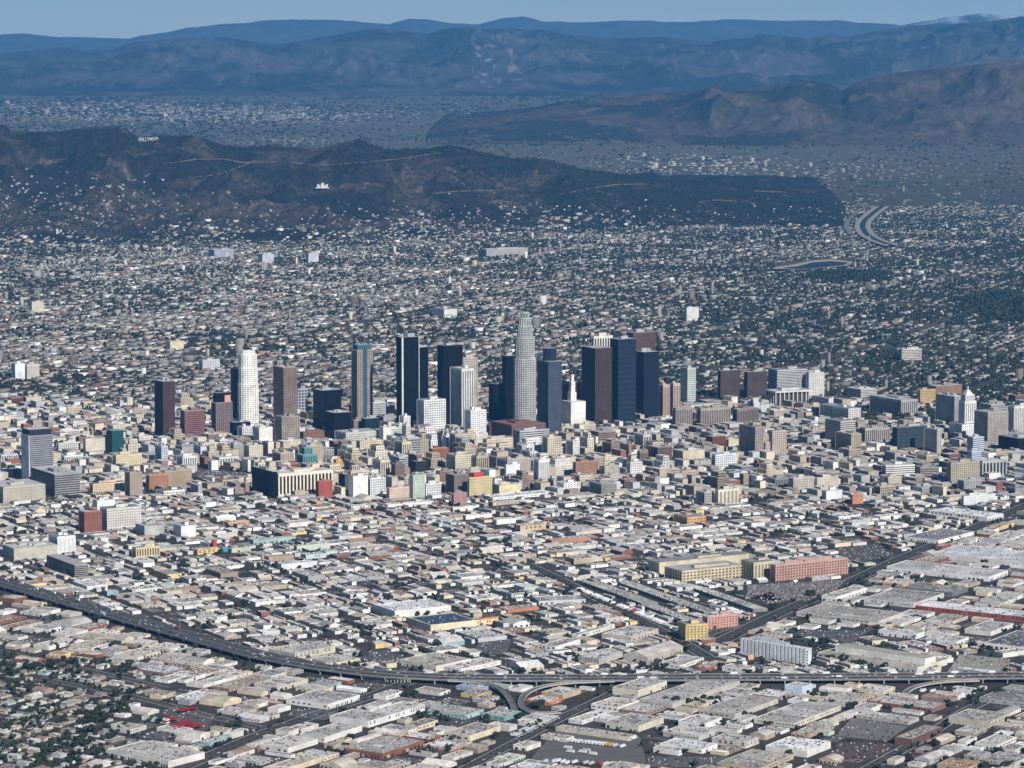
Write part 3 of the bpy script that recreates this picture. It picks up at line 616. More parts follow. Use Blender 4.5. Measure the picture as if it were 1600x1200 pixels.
T("slim grey glass apartment tower with white grid, below the lone dark brown tower", 243, 253, 262, 698, 728, 'grid', (.55, .57, .58), (.1, .13, .16), ref="slim grey glass tower")
T("white garage with tall slots beside the slim grey glass tower", 276, 286, 307, 714, 733, 'pier', (.72, .72, .7), (.15, .15, .15))
T("tan terracotta loft block with arched cornice at the left of centre", 252, 258, 298, 737, 762, 'punch', (.43, .33, .23), (.13, .1, .08), ref="tan loft block")
T("orange brick loft building before the tan loft block", 229, 234, 263, 744, 767, 'punch', (.4, .2, .12), (.12, .07, .05), ref="orange brick loft")
T("narrow brown white block with fire stair left of the orange brick loft", 196, 204, 222, 739, 775, 'punch', (.42, .34, .27), (.1, .08, .07))
T("cream ornate theatre front with red roof left of the narrow brown block", 140, 146, 197, 757, 770, 'punch', (.66, .55, .38), (.25, .12, .08), roofc=(.3, .16, .12))
T("long cream housing block at the left edge under the dark banded cube", -20, 6, 70, 762, 786, 'punch', (.52, .48, .38), (.15, .14, .12), ref="long cream housing block")
T("brick apartment block at the left of two white ones near the freeway", 124, 133, 158, 801, 833, 'punch', (.3, .12, .09), (.08, .05, .045), ref="brick apartment block")
T("white apartment block with three ribbed wings, largest of those near the freeway", 157, 168, 220, 796, 828, 'grid', (.68, .66, .6), (.22, .2, .18), ref="white ribbed apartments")
T("white block peeping out behind the white ribbed apartments", 145, 152, 180, 783, 802, 'plain', (.72, .72, .71))
T("tall plain white windowless cube near the left end of the freeway", 76, 91, 117, 839, 865, 'pier', (.76, .75, .72), (.6, .59, .56), ref="windowless white cube", bw=9)
T("long low tan hall left of the windowless white cube", -30, 22, 90, 858, 876, 'plain', (.5, .47, .38), maxl=60)
T("dark open parking garage with layered decks beside the freeway", 58, 117, 138, 884, 902, 'band', (.3, .29, .27), (.02, .02, .02), fh=4, ref="dark parking garage", ph=False)
T("white office box with grey left flank right of the white ribbed apartments", 271, 283, 306, 823, 842, 'plain', (.7, .71, .72))
T("grey green windowless hall between the ribbed apartments and white office box", 212, 226, 257, 823, 838, 'plain', (.42, .44, .4))
T("yellow arcaded building in front of the white office box", 207, 213, 249, 857, 871, 'pier', (.66, .55, .34), (.14, .11, .08), ref="yellow arcaded building")
# --- the historic core
T("brooding black glass block left of the white pilastered block", 387, 428, 432, 738, 778, 'sheer', (.01, .01, .012), K, ref="black glass block", maxl=110, ph=1)
T("black building ringed with white pilasters under a white cornice", 422, 436, 519, 741, 776, 'pier', (.76, .7, .56), (.035, .028, .022), bw=9, sep=True, ref="white pilastered block", roofc=(.62, .6, .56), ph=3)
T("bright red windowless building beside the white pilastered block", 493, 498, 520, 753, 778, 'plain', (.32, .085, .06), ref="bright red building")
T("tall white blank walled building right of the bright red building", 545, 552, 575, 745, 778, 'plain', W, ref="white blank building")
T("white gridded factory right of the white blank building", 574, 579, 602, 748, 774, 'grid', (.76, .76, .74), (.2, .2, .21))
T("narrow black sided block left of the white blank building", 529, 539, 546, 742, 768, 'plain', (.08, .08, .085))
t, o0, p, h = T("turquoise stepped office tower with set back crown behind the white pilastered block", 464, 474, 495, 712, 730, 'pier', (.13, .28, .28), (.05, .12, .12), ref="turquoise stepped tower", ph=False)
facade(t, o0, offset(p, -8), h, h + 17, 'pier', (.13, .28, .28), (.05, .12, .12), ph=1)
T("narrow orange yellow building right of the turquoise stepped tower", 522, 526, 534, 719, 740, 'punch', (.62, .36, .1), (.25, .15, .06))
T("tan gridded block left of the turquoise stepped tower", 426, 439, 459, 709, 728, 'grid', (.47, .38, .29), (.12, .1, .08))
T("cream ornate block with pale cornice left of the tan gridded block", 382, 390, 410, 697, 722, 'punch', (.66, .6, .46), (.26, .23, .18))
T("white apartment towers pair below the white rounded tower", 396, 405, 429, 669, 698, 'plain', (.72, .7, .64))
T("white stepped block left of the pair below the white rounded tower", 372, 379, 394, 668, 686, 'grid', (.68, .68, .66), (.2, .2, .2))
T("black low glass block at the foot of the white rounded tower", 360, 366, 391, 661, 682, 'sheer', (.02, .025, .03), K)
T("long brown brick mall right of the taupe gridded tower", 468, 474, 507, 676, 692, 'plain', (.2, .11, .09))
T("round fronted brown building below the tower with teal crown", 549, 553, 565, 657, 676, 'band', (.36, .25, .19), (.1, .07, .06))
T("dark teal glass block beside the round fronted brown building", 565, 571, 593, 655, 678, 'sheer', (.02, .045, .05), (.012, .03, .034))
T("grey block with bright white roof right of the tower with teal crown", 575, 582, 604, 630, 655, 'band', (.5, .51, .52), (.16, .17, .18), roofc=(.85, .85, .84))
T("cream U shaped block below the white topped grey block", 557, 563, 597, 690, 710, 'punch', (.62, .54, .4), (.2, .17, .13))
T("white blank cube right of the cream U shaped block", 592, 599, 612, 668, 697, 'plain', (.76, .72, .62))
T("pale grey department store left of the cream U shaped block", 524, 541, 587, 677, 694, 'punch', (.56, .55, .5), (.18, .17, .15))
T("dark brick brown red block amid the pale offices under the white gridded block", 670, 676, 701, 702, 722, 'punch', (.32, .12, .07), (.1, .05, .04), ref="brick red block")
T("large cream block with grey left flank below the brick red block", 697, 712, 741, 712, 742, 'punch', (.6, .55, .42), (.2, .18, .14), ref="large cream block")
T("narrow dark edged slab at the right of the large cream block", 738, 745, 763, 713, 742, 'pier', (.48, .4, .3), (.08, .07, .06))
t, o0, p, h = T("yellow building with tidy window grid and red rooftop sign board", 731, 734, 768, 747, 776, 'grid', (.68, .58, .33), (.2, .17, .1), ref="red signed yellow building", ph=False)
b = MB(); b.box(p[0][0] * .6 + p[2][0] * .4, p[0][1] * .6 + p[2][1] * .4, h + 1.2, 26, 10, 9, TB, (.55, .06, .04)); b.build("red_sign_board", [M_WALL], t, o0)
T("mint green slim hotel tower left of the brown window block", 640, 646, 663, 743, 779, 'punch', (.5, .56, .47), (.22, .24, .2), ref="mint green tower")
T("low pinkish cream block left of the mint green tower", 605, 609, 642, 763, 780, 'punch', (.66, .52, .42), (.26, .2, .16))
T("brown grey block with many windows left of the yellow building", 697, 710, 732, 743, 772, 'punch', (.24, .19, .17), (.08, .07, .065), ref="brown window block")
T("mauve brick warehouse block in front of the brown window block", 706, 709, 730, 772, 792, 'plain', MV, ref="mauve block")
T("tall white narrow building with dark slots right of centre of the old district", 834, 842, 857, 719, 758, 'pier', (.75, .74, .71), (.3, .3, .3), ref="tall white narrow building")
T("white cube with faint bluish wall left of the tall white narrow building", 789, 791, 812, 727, 750, 'plain', (.72, .74, .8))
T("cream long low building with sign band right of the yellow building", 771, 780, 815, 759, 772, 'plain', (.66, .58, .36))
T("tan grey slab with rows of windows above the bluish white cube", 790, 793, 828, 718, 745, 'punch', (.47, .43, .36), (.17, .15, .13))
T("cream wide office block above the historic core, left of the banded grey slab", 755, 761, 801, 687, 706, 'punch', (.62, .55, .43), (.22, .19, .15))
T("dark brown loft with rows of windows right of the cream U shaped block", 612, 618, 631, 726, 752, 'punch', (.2, .14, .12), (.07, .06, .05))
T("black fronted loft right of the dark brown loft", 643, 650, 666, 722, 745, 'sheer', (.06, .05, .045), (.03, .03, .03))
T("white lower building with window rows below the mint green tower's right side", 662, 666, 688, 757, 776, 'grid', (.7, .7, .68), (.2, .2, .2))
T("long red brick hotel with regular windows, right of the slim beige tower", 896, 900, 934, 723, 750, 'punch', (.36, .2, .14), (.12, .08, .06), ref="long red brick hotel")
T("dark brown tall loft with black left flank, right of the brick hotel", 1017, 1028, 1049, 700, 728, 'punch', (.15, .1, .08), (.06, .045, .04), ref="dark brown loft")
T("brown loft joined left of the dark brown loft", 996, 1000, 1018, 706, 726, 'pier', (.24, .18, .14), (.09, .07, .06))
T("blank beige hall with two wall panels right of the dark brown loft", 1051, 1067, 1101, 706, 724, 'plain', (.58, .52, .38))
T("white stepped block with small windows left of the tan ziggurat block", 1112, 1118, 1149, 711, 734, 'grid', (.74, .74, .76), (.2, .21, .24), ref="white stepped block")
T("white gridded narrow building left of the dark brown loft", 980, 985, 1003, 723, 748, 'grid', (.7, .69, .66), (.24, .23, .22))
T("pale tan loft right of the long red brick hotel", 940, 945, 967, 729, 750, 'punch', (.5, .45, .36), (.16, .14, .12))
T("cream twin slab with blank white wall near the low roofs right of centre", 1117, 1123, 1153, 766, 790, 'pier', (.66, .6, .48), (.3, .27, .22), bw=10, ref="cream twin slab")
T("grey windowed block joined left of the cream twin slab", 1088, 1101, 1120, 770, 789, 'grid', (.4, .38, .35), (.14, .13, .12))
T("olive grey mid block with dark windows below the long red brick hotel", 921, 940, 963, 757, 774, 'grid', (.3, .29, .26), (.08, .08, .08))
T("orange painted loft with dark left side in the low district", 1053, 1074, 1102, 809, 822, 'punch', (.58, .34, .16), (.25, .14, .07), ref="orange painted loft")
T("orange salmon box near the right edge of the low district", 1329, 1332, 1349, 774, 788, 'plain', (.5, .24, .13), ref="salmon box")
T("white cube left of the salmon box", 1284, 1291, 1316, 768, 782, 'plain', (.66, .67, .7))
T("long low white shed left of the big white roofed depot", 1502, 1506, 1554, 776, 789, 'grid', (.68, .68, .66), (.5, .5, .5))
T("pale tan office with window rows above the salmon box", 1232, 1240, 1272, 748, 766, 'punch', (.5, .46, .38), (.16, .15, .13))
T("round cornered cream building right of the pale tan office", 1271, 1277, 1309, 748, 764, 'punch', (.58, .54, .44), (.25, .23, .2))
T("tan office cube left of the white ribbon window building", 1380, 1388, 1408, 746, 761, 'punch', (.55, .5, .38), (.22, .2, .16))
# isolated blocks further back
T("white hospital block with blue edge rising from the houses at left", 18, 24, 39, 569, 593, 'plain', (.72, .73, .75), name="apartment_tower", cat="tower")
T("cream apartment tower right of the white hospital block", 38, 43, 61, 570, 593, 'pier', (.6, .57, .48), (.4, .38, .33), name="apartment_tower", cat="tower")
T("lone pale cream tower block among the far houses at left", 46, 50, 68, 472, 490, 'plain', (.56, .5, .4), name="apartment_tower", cat="tower")
T("white grid office standing alone among houses left of the white rounded tower", 311, 317, 343, 563, 579, 'grid', (.62, .63, .64), (.25, .27, .3))
T("cream apartment block among trees above the white rounded tower", 260, 266, 287, 534, 547, 'plain', (.62, .56, .38))
T("pale slab block alone above the tallest tower's left", 676, 694, 714, 484, 497, 'plain', (.62, .61, .58))
T("pale lone apartment cube standing above the dark navy tower", 1069, 1073, 1092, 481, 502, 'plain', (.62, .6, .55), name="apartment_tower", cat="tower")
T("broad cream hospital on the slope right of the far tree line", 745, 760, 825, 390, 402, 'band', (.45, .43, .4), (.25, .25, .25), maxl=50)
T("cream office slab on the hillside right of centre, behind the ochre building", 1405, 1409, 1440, 546, 564, 'band', (.56, .52, .44), (.12, .12, .12), th=rad(16))
T("pale blue white medical block on the far flat at left", 325, 335, 365, 391, 403, 'band', (.42, .46, .52), (.2, .24, .3), maxl=60)
T("white medical slab right of the pale blue medical block", 404, 410, 428, 398, 411, 'plain', (.5, .51, .55), maxl=50)
T("white office slab at the right end of the far medical group", 478, 482, 498, 396, 411, 'plain', (.5, .5, .53), maxl=50)

# concert hall of billowing silver sheets
c = g(1182, 644); t = thing("silver_hall", "gleaming silver hall of curling metal sheets left of the colonnaded pavilion", "hall", (*c, 0)); mark(rect(*c, 70, 80, TB))
for i, (dx, dy, w, h, a, tw) in enumerate(((-18, 10, 26, 34, 20, 12), (2, -6, 30, 40, 60, -14), (16, 12, 24, 30, 100, 10), (-6, 22, 34, 26, -15, 8), (20, -16, 20, 22, 35, -10))):
    b = MB(); n = 7; R0 = []; a0 = rad(a)
    for k in range(n):
        f = k / (n - 1) - .5; bow = (1 - 4 * f * f) * 8; R0.append((c[0] + dx + f * w * math.cos(a0) - bow * math.sin(a0), c[1] + dy + f * w * math.sin(a0) - bow * math.cos(a0)))
    lo = R0 + [(p[0] + 3 * math.sin(a0), p[1] + 7) for p in reversed(R0)]; hi = [(p[0] + tw * .5, p[1] - abs(tw) * .4) for p in lo]
    b.prism(lo, 0, h, (.72, .73, .74), poly2=hi); b.build("metal_sail", [M_METAL], t, (*c, 0))
b = MB(); b.box(c[0], c[1] + 30, 0, 60, 40, 18, TB, (.6, .57, .5)); b.build("wall", [M_WALL], t, (*c, 0))
def surf(x, y): return np.maximum(gz(x, y), R1.height(x, y))

# ------------------------------------------------------------------ labels
PENDING = []
ONES = "first second third fourth fifth sixth seventh eighth ninth tenth eleventh twelfth thirteenth fourteenth fifteenth sixteenth seventeenth eighteenth nineteenth".split()
def ordinal(n):
    if n < 20: return ONES[n - 1]
    t, u = divmod(n, 10); w = ["", "", "twent", "thirt", "fort", "fift", "sixt", "sevent", "eight", "ninet"][t % 10]
    return (w + "ieth") if u == 0 else (w + "y-" + ONES[u - 1])
REFA = None
def relation(px, py):
    global REFA
    if REFA is None: REFA = np.array([(r[1], r[2]) for r in REFS], float)
    dx, dy = px - REFA[:, 0], (py - REFA[:, 1]) * 2.2
    i = int(np.argmin(dx * dx + dy * dy)); a, b = dx[i], dy[i] / 2.2
    w = ("right of" if a > 0 else "left of") if abs(a) > abs(b) * 1.4 else ("before" if b > 0 else "behind")
    return w + " the " + REFS[i][0]
def describe(o, phrase, cat, x, y, group, rel=None):
    px, py = pr(x, y); o["category"] = cat; o["group"] = group
    PENDING.append((o, phrase + " " + ((relation(px, py) if rel is None else rel)), px))
def settle_labels():
    d = {}
    for o, l, px in PENDING:
        l = " ".join(l.split())
        if len(l.split()) > 13 and " with " in l and " roof " in l: l = l[:l.index(" with ")] + l[l.index(" roof ") + 5:]
        if len(l.split()) > 13 and " with " in l and " windows " in l: l = l[:l.index(" with ")] + l[l.index(" windows ") + 8:]
        d.setdefault(l, []).append((px, o))
    for l, m in d.items():
        m.sort(key=lambda q: q[0])
        for i, (px, o) in enumerate(m):
            s = l if len(m) == 1 else l + ", " + ordinal(i + 1) + " from left"
            o["label"] = s
def wallword(c):
    r, g_, b = c; m = max(c); n = min(c)
    if m - n < .08: return "white" if m > .62 else "pale grey" if m > .42 else "grey" if m > .24 else "dark grey"
    if r > g_ * 1.9: return "brick red" if r < .34 else "orange"
    if b > r * 1.1: return "bluish" if b > g_ else "teal"
    if g_ > r * 1.05: return "greenish"
    return "cream" if m > .55 else "tan" if m > .3 else "brown"
def roofword(c):
    m = sum(c) / 3
    if c[0] > c[2] * 1.7: return "rusty"
    return "white" if m > .62 else "pale" if m > .42 else "grey" if m > .24 else "dark"

# ------------------------------------------------------------------ low flat roofed buildings
def warehouse(poly, h, wall, roofc, label=None, name="warehouse", cat="warehouse", group=None, roof='flat', seed=0, mono=None, doors=True, th=None):
    rnd = random.Random(seed); c = cen(poly); o0 = (*c, 0); t = thing(name, label or "", cat, o0, group)
    ins = offset(poly, -.55); top = h + .9
    b = MB(); b.prism(poly, 0, top, wall, top=False); n = 4
    if roof == 'flat':
        for i in range(4):
            j = (i + 1) % 4; b.quad([(*poly[i], top), (*poly[j], top), (*ins[j], top), (*ins[i], top)], tuple(x * .95 for x in wall))
            b.quad([(*ins[j], h - .05), (*ins[i], h - .05), (*ins[i], top), (*ins[j], top)], tuple(x * .95 for x in wall))
    wo_ = b.build("wall", [M_WALL], t, o0)
    P = np.array(poly); e1, e2 = P[1] - P[0], P[3] - P[0]; l1, l2 = np.hypot(*e1), np.hypot(*e2); a = math.atan2(e1[1], e1[0])
    b = MB()
    if roof == 'flat':
        k = max(1, int(max(l1, l2) // 40)); u = ins
        for i in range(k):                                    # roof laid in sheets of slightly different age
            f0, f1 = i / k, (i + 1) / k; ax = (0, 1, 3, 2) if l1 >= l2 else (0, 3, 1, 2)
            L = lambda p, q, f: (u[p][0] + (u[q][0] - u[p][0]) * f, u[p][1] + (u[q][1] - u[p][1]) * f)
            q = [L(ax[0], ax[1], f0), L(ax[0], ax[1], f1), L(ax[2], ax[3], f1), L(ax[2], ax[3], f0)]
            if l1 < l2: q = q[::-1]
            s = rnd.uniform(.72, 1.15); b.quad([(*p, h + rnd.uniform(0, .12)) for p in q], tuple(min(.85, x * s) for x in roofc))
        for i in range(rnd.choice((1, 2, 3, 5)) if l1 * l2 > 500 else 0):      # tar patches and old repairs
            w1, w2 = rnd.uniform(.06, .3), rnd.uniform(.06, .3); f1, f2 = rnd.uniform(.04, .94 - w1), rnd.uniform(.04, .94 - w2); s = rnd.choice((.6, .72, .8, 1.15, 1.25))
            q = [P[0] + e1 * a1 + e2 * a2 for a1, a2 in ((f1, f2), (f1 + w1, f2), (f1 + w1, f2 + w2), (f1, f2 + w2))]; b.quad([(*p, h + .17 + .02 * i) for p in q], tuple(min(.82, x * s) for x in roofc))
        ro_ = b.build("roof", [M_ROOF], t, o0)
    else:                                                       # bowed or pitched roof, ridge along the longer side
        m = 6 if roof == 'bow' else 2; rise = (min(l1, l2) * .13 if roof == 'bow' else min(l1, l2) * .16)
        A, B, C_, D_ = (P[0], P[1], P[2], P[3]) if l1 >= l2 else (P[1], P[2], P[3], P[0])
        pts = []
        for i in range(m + 1):
            f = i / m; zz = top + rise * (1 - (2 * f - 1) ** 2 if roof == 'bow' else 1 - abs(2 * f - 1)); pts.append((A + (D_ - A) * f, B + (C_ - B) * f, zz))
        for i in range(m): b.quad([(*pts[i][0], pts[i][2]), (*pts[i][1], pts[i][2]), (*pts[i + 1][1], pts[i + 1][2]), (*pts[i + 1][0], pts[i + 1][2])], tuple(x * rnd.uniform(.95, 1.05) for x in roofc))
        for s in (0, 1): 
            q = [(*p[s], p[2]) for p in pts]; b.quad(q if s else q[::-1], wall)
        b.build("roof", [M_ROOF], t, o0)
    if roof == 'flat':
        b = MB(); nu = int(min(60, l1 * l2 / 95)) + 2; sky = rnd.random() < .35
        if sky:
            nx, ny = max(2, int(l1 / 14)), max(2, int(l2 / 14))
            for i in range(nx):
                for j in range(ny):
                    q = P[0] + e1 * (i + .5) / nx + e2 * (j + .5) / ny; b.box(q[0], q[1], h + .1, 1.4, 3.2, .5, a, (.68, .7, .7) if rnd.random() < .7 else (.2, .22, .24))
        for i in range(nu):
            f1, f2 = rnd.uniform(.06, .94), rnd.uniform(.06, .94); q = P[0] + e1 * f1 + e2 * f2; w = rnd.choice([1.2, 1.6, 2.2, 3.2]); 
            b.box(q[0], q[1], h, w, w * rnd.uniform(.7, 1.5), rnd.uniform(.7, 2.0), a, rnd.choice([(.3, .3, .3), (.12, .12, .12), (.5, .5, .5), (.55, .5, .42), (.18, .16, .15)]))
        b.build("rooftop_unit", [M_PLAIN], ro_, o0, kind="stuff")
    if mono:
        b = MB(); q = P[0] + e1 * mono[0] + e2 * mono[1]; b.box(q[0], q[1], h, l1 * mono[2], l2 * mono[3], mono[4], a, mono[5], tc=mono[6]); b.build("clerestory", [M_WALL], t, o0)
    if doors:
        b = MB()
        for (p, q, ln) in ((P[0], P[1], l1), (P[3], P[0], l2)):
            aa = math.atan2(q[1] - p[1], q[0] - p[0]); nrm = np.array([math.sin(aa), -math.cos(aa)]); style = rnd.random(); dark = rnd.choice([(.03, .03, .035), (.05, .05, .05), (.1, .09, .08)])
            pitch = rnd.choice([5, 6.5, 9]); n = int(ln / pitch)
            if style < .3: continue
            for i in range(n):
                if rnd.random() < .3: continue
                s = (i + .5) / n; cc = p + (q - p) * s + nrm * .06
                if style < .65: b.box(cc[0], cc[1], h * .45, pitch * .5, .25, min(2.0, h * .25), aa, dark, bottom=True)
                else: b.box(cc[0], cc[1], .3, pitch * .55, .25, min(4, h * .55), aa, dark if rnd.random() < .7 else (.5, .5, .5))
                if h > 8.5 and style < .65: b.box(cc[0], cc[1], h * .78, pitch * .5, .25, 1.4, aa, dark, bottom=True)
        if b.f: b.build("wall_opening", [M_PLAIN], wo_, o0, kind="stuff")
    return t
SEED = [100]
def FW(label, xl, xc, xr, yb, h, wall=CR, roofc=(.5, .49, .47), th=TA, ref=None, name="warehouse", cat="warehouse", maxl=400, maxr=400, **kw):
    poly, h, wr, wl = place(xl, xc, xr, yb, th, None, h, maxl=maxl, maxr=maxr); mark(offset(poly, 4)); SEED[0] += 1
    if ref: px, py = pr(*cen(poly)); REFS.append((ref, px, py))
    return warehouse(poly, h, wall, roofc, label, name, cat, seed=SEED[0], **kw), poly, h
G1 = (.54, .51, .47); G2 = (.44, .415, .38); G3 = (.3, .29, .27); G4 = (.62, .59, .55); WR = (.8, .8, .79); TR = (.46, .43, .37)
# --- nearer than the freeway, from the left
FW("big pale flat roofed warehouse with white walls at the bottom left beside the rail road", 168, 263, 320, 1200, 9, (.7, .66, .6), G1, ref="bottom left warehouse", th=rad(52))
FW("low hall with brilliant white roof just below the freeway at left", 216, 257, 290, 1058, 6, (.25, .2, .17), WR, ref="brilliant white roof", th=rad(55))
FW("white walled warehouse with broad grey roof right of the rail road bend", 447, 512, 562, 1109, 8, W, G2, ref="white walled warehouse")
FW("white stepped office warehouse with rounded corner near the bottom", 515, 576, 612, 1137, 9, W, G2, ref="white stepped warehouse")
FW("white two level warehouse wing behind the white stepped warehouse", 577, 613, 664, 1126, 9, W, G4)
FW("pale hall with sloping site at the bottom, left of the brick loading hall", 405, 450, 497, 1177, 7, OW, G4, ref="pale bottom hall")
FW("long pale roof hall between the rail road and the white stepped warehouse", 468, 507, 566, 1161, 8, OW, G1)
FW("grey roofed loading hall with red brick side wall at the bottom", 537, 598, 663, 1187, 8, BK, G1, ref="brick loading hall")
FW("hall with pale turquoise front wall under the freeway fork", 668, 728, 756, 1124, 6, (.38, .5, .47), G1, ref="turquoise fronted hall")
FW("grey roof hall with windowed cream side beside the south road", 694, 733, 782, 1159, 8, CR, G2, ref="windowed cream hall")
FW("low shed with bright turquoise walls left of the south road", 752, 788, 815, 1127, 6, (.2, .4, .38), G2)
FW("bluish corrugated shed tucked under the freeway left of the fork", 712, 748, 782, 1082, 5, (.3, .38, .5), (.42, .46, .52))
FW("yellow low garage under the freeway beside the bluish shed", 720, 745, 768, 1092, 5, (.6, .45, .2), G2)
FW("cream box warehouse with tall blank side right of the freeway fork", 957, 997, 1042, 1090, 11, (.64, .6, .48), G1, ref="cream box warehouse")
FW("very wide grey roofed hall right of the cream box warehouse", 998, 1051, 1157, 1107, 7, (.5, .48, .42), G2, ref="very wide grey hall")
FW("wide tan grey hall stepping down beside the very wide grey hall", 1092, 1148, 1216, 1124, 7, (.5, .47, .4), G2)
FW("grey roof hall with cream side above the truck yard", 946, 998, 1037, 1144, 9, (.62, .58, .48), G1, ref="truck yard hall")
FW("white hall with pale roof, upper one right of the truck yard", 1060, 1100, 1128, 1140, 8, W, G4)
FW("grey gabled hall, lower one right of the truck yard", 1036, 1092, 1122, 1158, 7, (.5, .5, .48), G1)
FW("long white roofed depot right of the truck yard", 1031, 1097, 1121, 1178, 6, W, WR, ref="long white depot")
FW("long narrow tan dock building in the middle of the truck yard", 868, 982, 994, 1158, 5, (.6, .55, .42), TR, ref="narrow dock building")
FW("pale office with window rows right of the truck yard", 1112, 1165, 1186, 1170, 9, (.6, .58, .5), G4)
FW("small white office in the truck yard's lower left", 845, 885, 897, 1160, 5, (.66, .6, .48), G4)
FW("hall with red orange fascia inside the curve of the right ramp", 822, 858, 880, 1103, 5, (.5, .2, .1), G4)
FW("tan brown hall behind the red orange fascia hall", 846, 880, 908, 1093, 7, (.5, .38, .26), G1)
FW("pale blue tall shed poking up below the freeway at right", 1226, 1253, 1269, 1088, 14, (.55, .64, .74), G4, ref="pale blue tall shed")
FW("broad grey hall with cream windowed side near the parked car lots", 1178, 1241, 1314, 1138, 7, (.64, .6, .5), G1, ref="broad cream sided hall")
FW("large white roofed hall by the bottom edge right of centre", 1196, 1261, 1298, 1184, 9, OW, WR, ref="bottom white roofed hall")
FW("low grey strip building with red end left of the dark brick mill", 1338, 1420, 1436, 1133, 5, (.42, .4, .36), G1)
FW("dark brick mill with tan roof beside the east road", 1398, 1425, 1472, 1167, 11, (.16, .09, .07), TR, ref="dark brick mill")
FW("wide grey hall with brick side above the dark brick mill", 1356, 1456, 1479, 1114, 6, (.24, .13, .1), G1, ref="wide brick sided hall")
FW("olive cream tall hall right of the east road", 1482, 1547, 1578, 1138, 9, (.56, .52, .4), G2, ref="olive cream hall")
FW("low pale roofed hall below the olive cream hall", 1492, 1522, 1543, 1152, 6, OL, G4)
FW("pale roofed hall with white front near the bottom right", 1523, 1557, 1588, 1173, 7, OW, G4, ref="pale bottom right hall")
FW("small grey hall left of the pale bottom right hall", 1506, 1530, 1548, 1189, 5, GY, G2)
FW("hall with rusty orange roof in the bottom right corner", 1464, 1512, 1534, 1207, 6, TN, (.48, .3, .15), ref="rusty orange roof")
FW("grey hall cut by the bottom right corner", 1535, 1585, 1610, 1199, 6, (.5, .49, .46), G2)
FW("long flat dark hall at the right edge below the freeway", 1530, 1610, 1660, 1106, 6, GY, G3)
FW("tan hall with ochre roof at the bottom centre right", 1120, 1185, 1240, 1208, 6, (.5, .4, .28), TR)
# --- beyond the freeway
FW("tan warehouse with ribbed pale walls on the freeway's far side", 420, 461, 524, 1032, 11, (.56, .53, .42), G1, ref="ribbed tan warehouse", th=rad(48))
FW("grey hall with cream end right of the ribbed tan warehouse", 486, 526, 563, 1043, 7, CR, G1, th=rad(48))
FW("huge pale tan roofed hall along the freeway's far side", 624, 681, 736, 1050, 9, (.64, .6, .5), TR, ref="huge tan roofed hall", th=rad(48))
FW("low white hall with trees along its front, right of the huge tan roofed hall", 690, 720, 783, 1052, 6, W, G4, th=rad(48))
t, p, h = FW("hall with dark solar panel roof and cream windowed front", 636, 673, 746, 987, 11, (.7, .62, .44), (.62, .62, .6), ref="solar roof hall", th=TB)
b = MB(); q = offset(p, -6); b.prism(q, h + .3, h + .9, (.03, .035, .045), bottom=True); b.build("solar_panel", [M_GLASS], t, (*cen(p), 0))
FW("large white flat roofed hall left of the solar roof hall", 584, 617, 705, 966, 12, (.72, .7, .64), WR, ref="white flat hall", th=TB)
FW("cream school building with orange tiled roof right of the solar roof hall", 719, 725, 779, 980, 9, (.7, .58, .34), (.5, .2, .08), th=TB, roof='gable', ref="orange tiled school")
FW("low white hall with skylights left of the white flat hall", 552, 575, 613, 984, 6, OW, G4, th=TB)
FW("large flat pale roof below the orange tiled school", 712, 747, 792, 1004, 6, (.5, .5, .48), (.6, .6, .59), th=TB, ref="flat pale roof")
FW("white warehouse with trees along its side left of the road junction", 846, 868, 907, 1019, 9, W, G2, ref="white treed warehouse")
FW("white narrow hall above the white treed warehouse", 893, 903, 961, 999, 7, OW, G4)
FW("grey four storey block with window grid just beyond the freeway", 904, 936, 973, 1039, 10, (.44, .43, .4), G4, ref="grey windowed block")
FW("tan grey gabled factory right of the grey windowed block", 974, 1012, 1067, 1037, 10, (.46, .43, .36), G1, ref="gabled factory", roof='gable')
FW("pale roofed row behind the gabled factory", 940, 986, 1029, 1003, 8, (.52, .46, .38), G4)
FW("white roofed small hall between the freeway and the white apartment row", 1030, 1062, 1100, 1046, 6, OW, G4)
FW("brick walled store row below the white apartment row", 1086, 1104, 1135, 1050, 6, (.36, .16, .1), G1)
FW("white cube hall right of the brick walled store row", 1128, 1166, 1180, 1053, 7, OW, G4)
t, p, h = FW("big tan factory with long white clerestory beside the freeway", 1277, 1433, 1480, 1052, 9, (.62, .6, .52), (.4, .37, .29), ref="big tan factory", th=rad(50), mono=(.5, .47, .36, .9, 10, (.72, .7, .66), (.42, .39, .31)))
FW("white office cube behind the big tan factory", 1372, 1431, 1444, 999, 8, W, G4, ref="white office cube")
FW("white low box right of the white office cube", 1463, 1495, 1514, 1010, 8, W, G4)
FW("white two storey plant with window rows beside the avenue", 1284, 1307, 1354, 941, 9, W, G4, ref="white avenue plant")
FW("long tan roofed hall below the white plant by the avenue", 1244, 1372, 1411, 977, 7, (.55, .53, .48), TR, ref="long tan hall")
FW("vast white roofed depot with red side wall at the right edge", 1430, 1612, 1690, 974, 9, (.34, .1, .09), WR, ref="red walled depot", maxr=62)
FW("long grey hall behind the vast white roofed depot", 1350, 1428, 1475, 950, 8, (.6, .59, .55), G2)
FW("pale hall with tall trees in front at right", 1507, 1548, 1584, 994, 7, OW, G4)
FW("dark roofed hall with white side at the right edge", 1538, 1600, 1650, 1019, 8, W, (.16, .165, .18), ref="dark roofed hall")
FW("broad white box depot beside the avenue's right side", 1385, 1545, 1575, 909, 9, W, G4, ref="broad white box depot")
FW("long white roofed sheds behind the broad white box depot", 1455, 1600, 1640, 886, 9, OW, (.66, .66, .66))
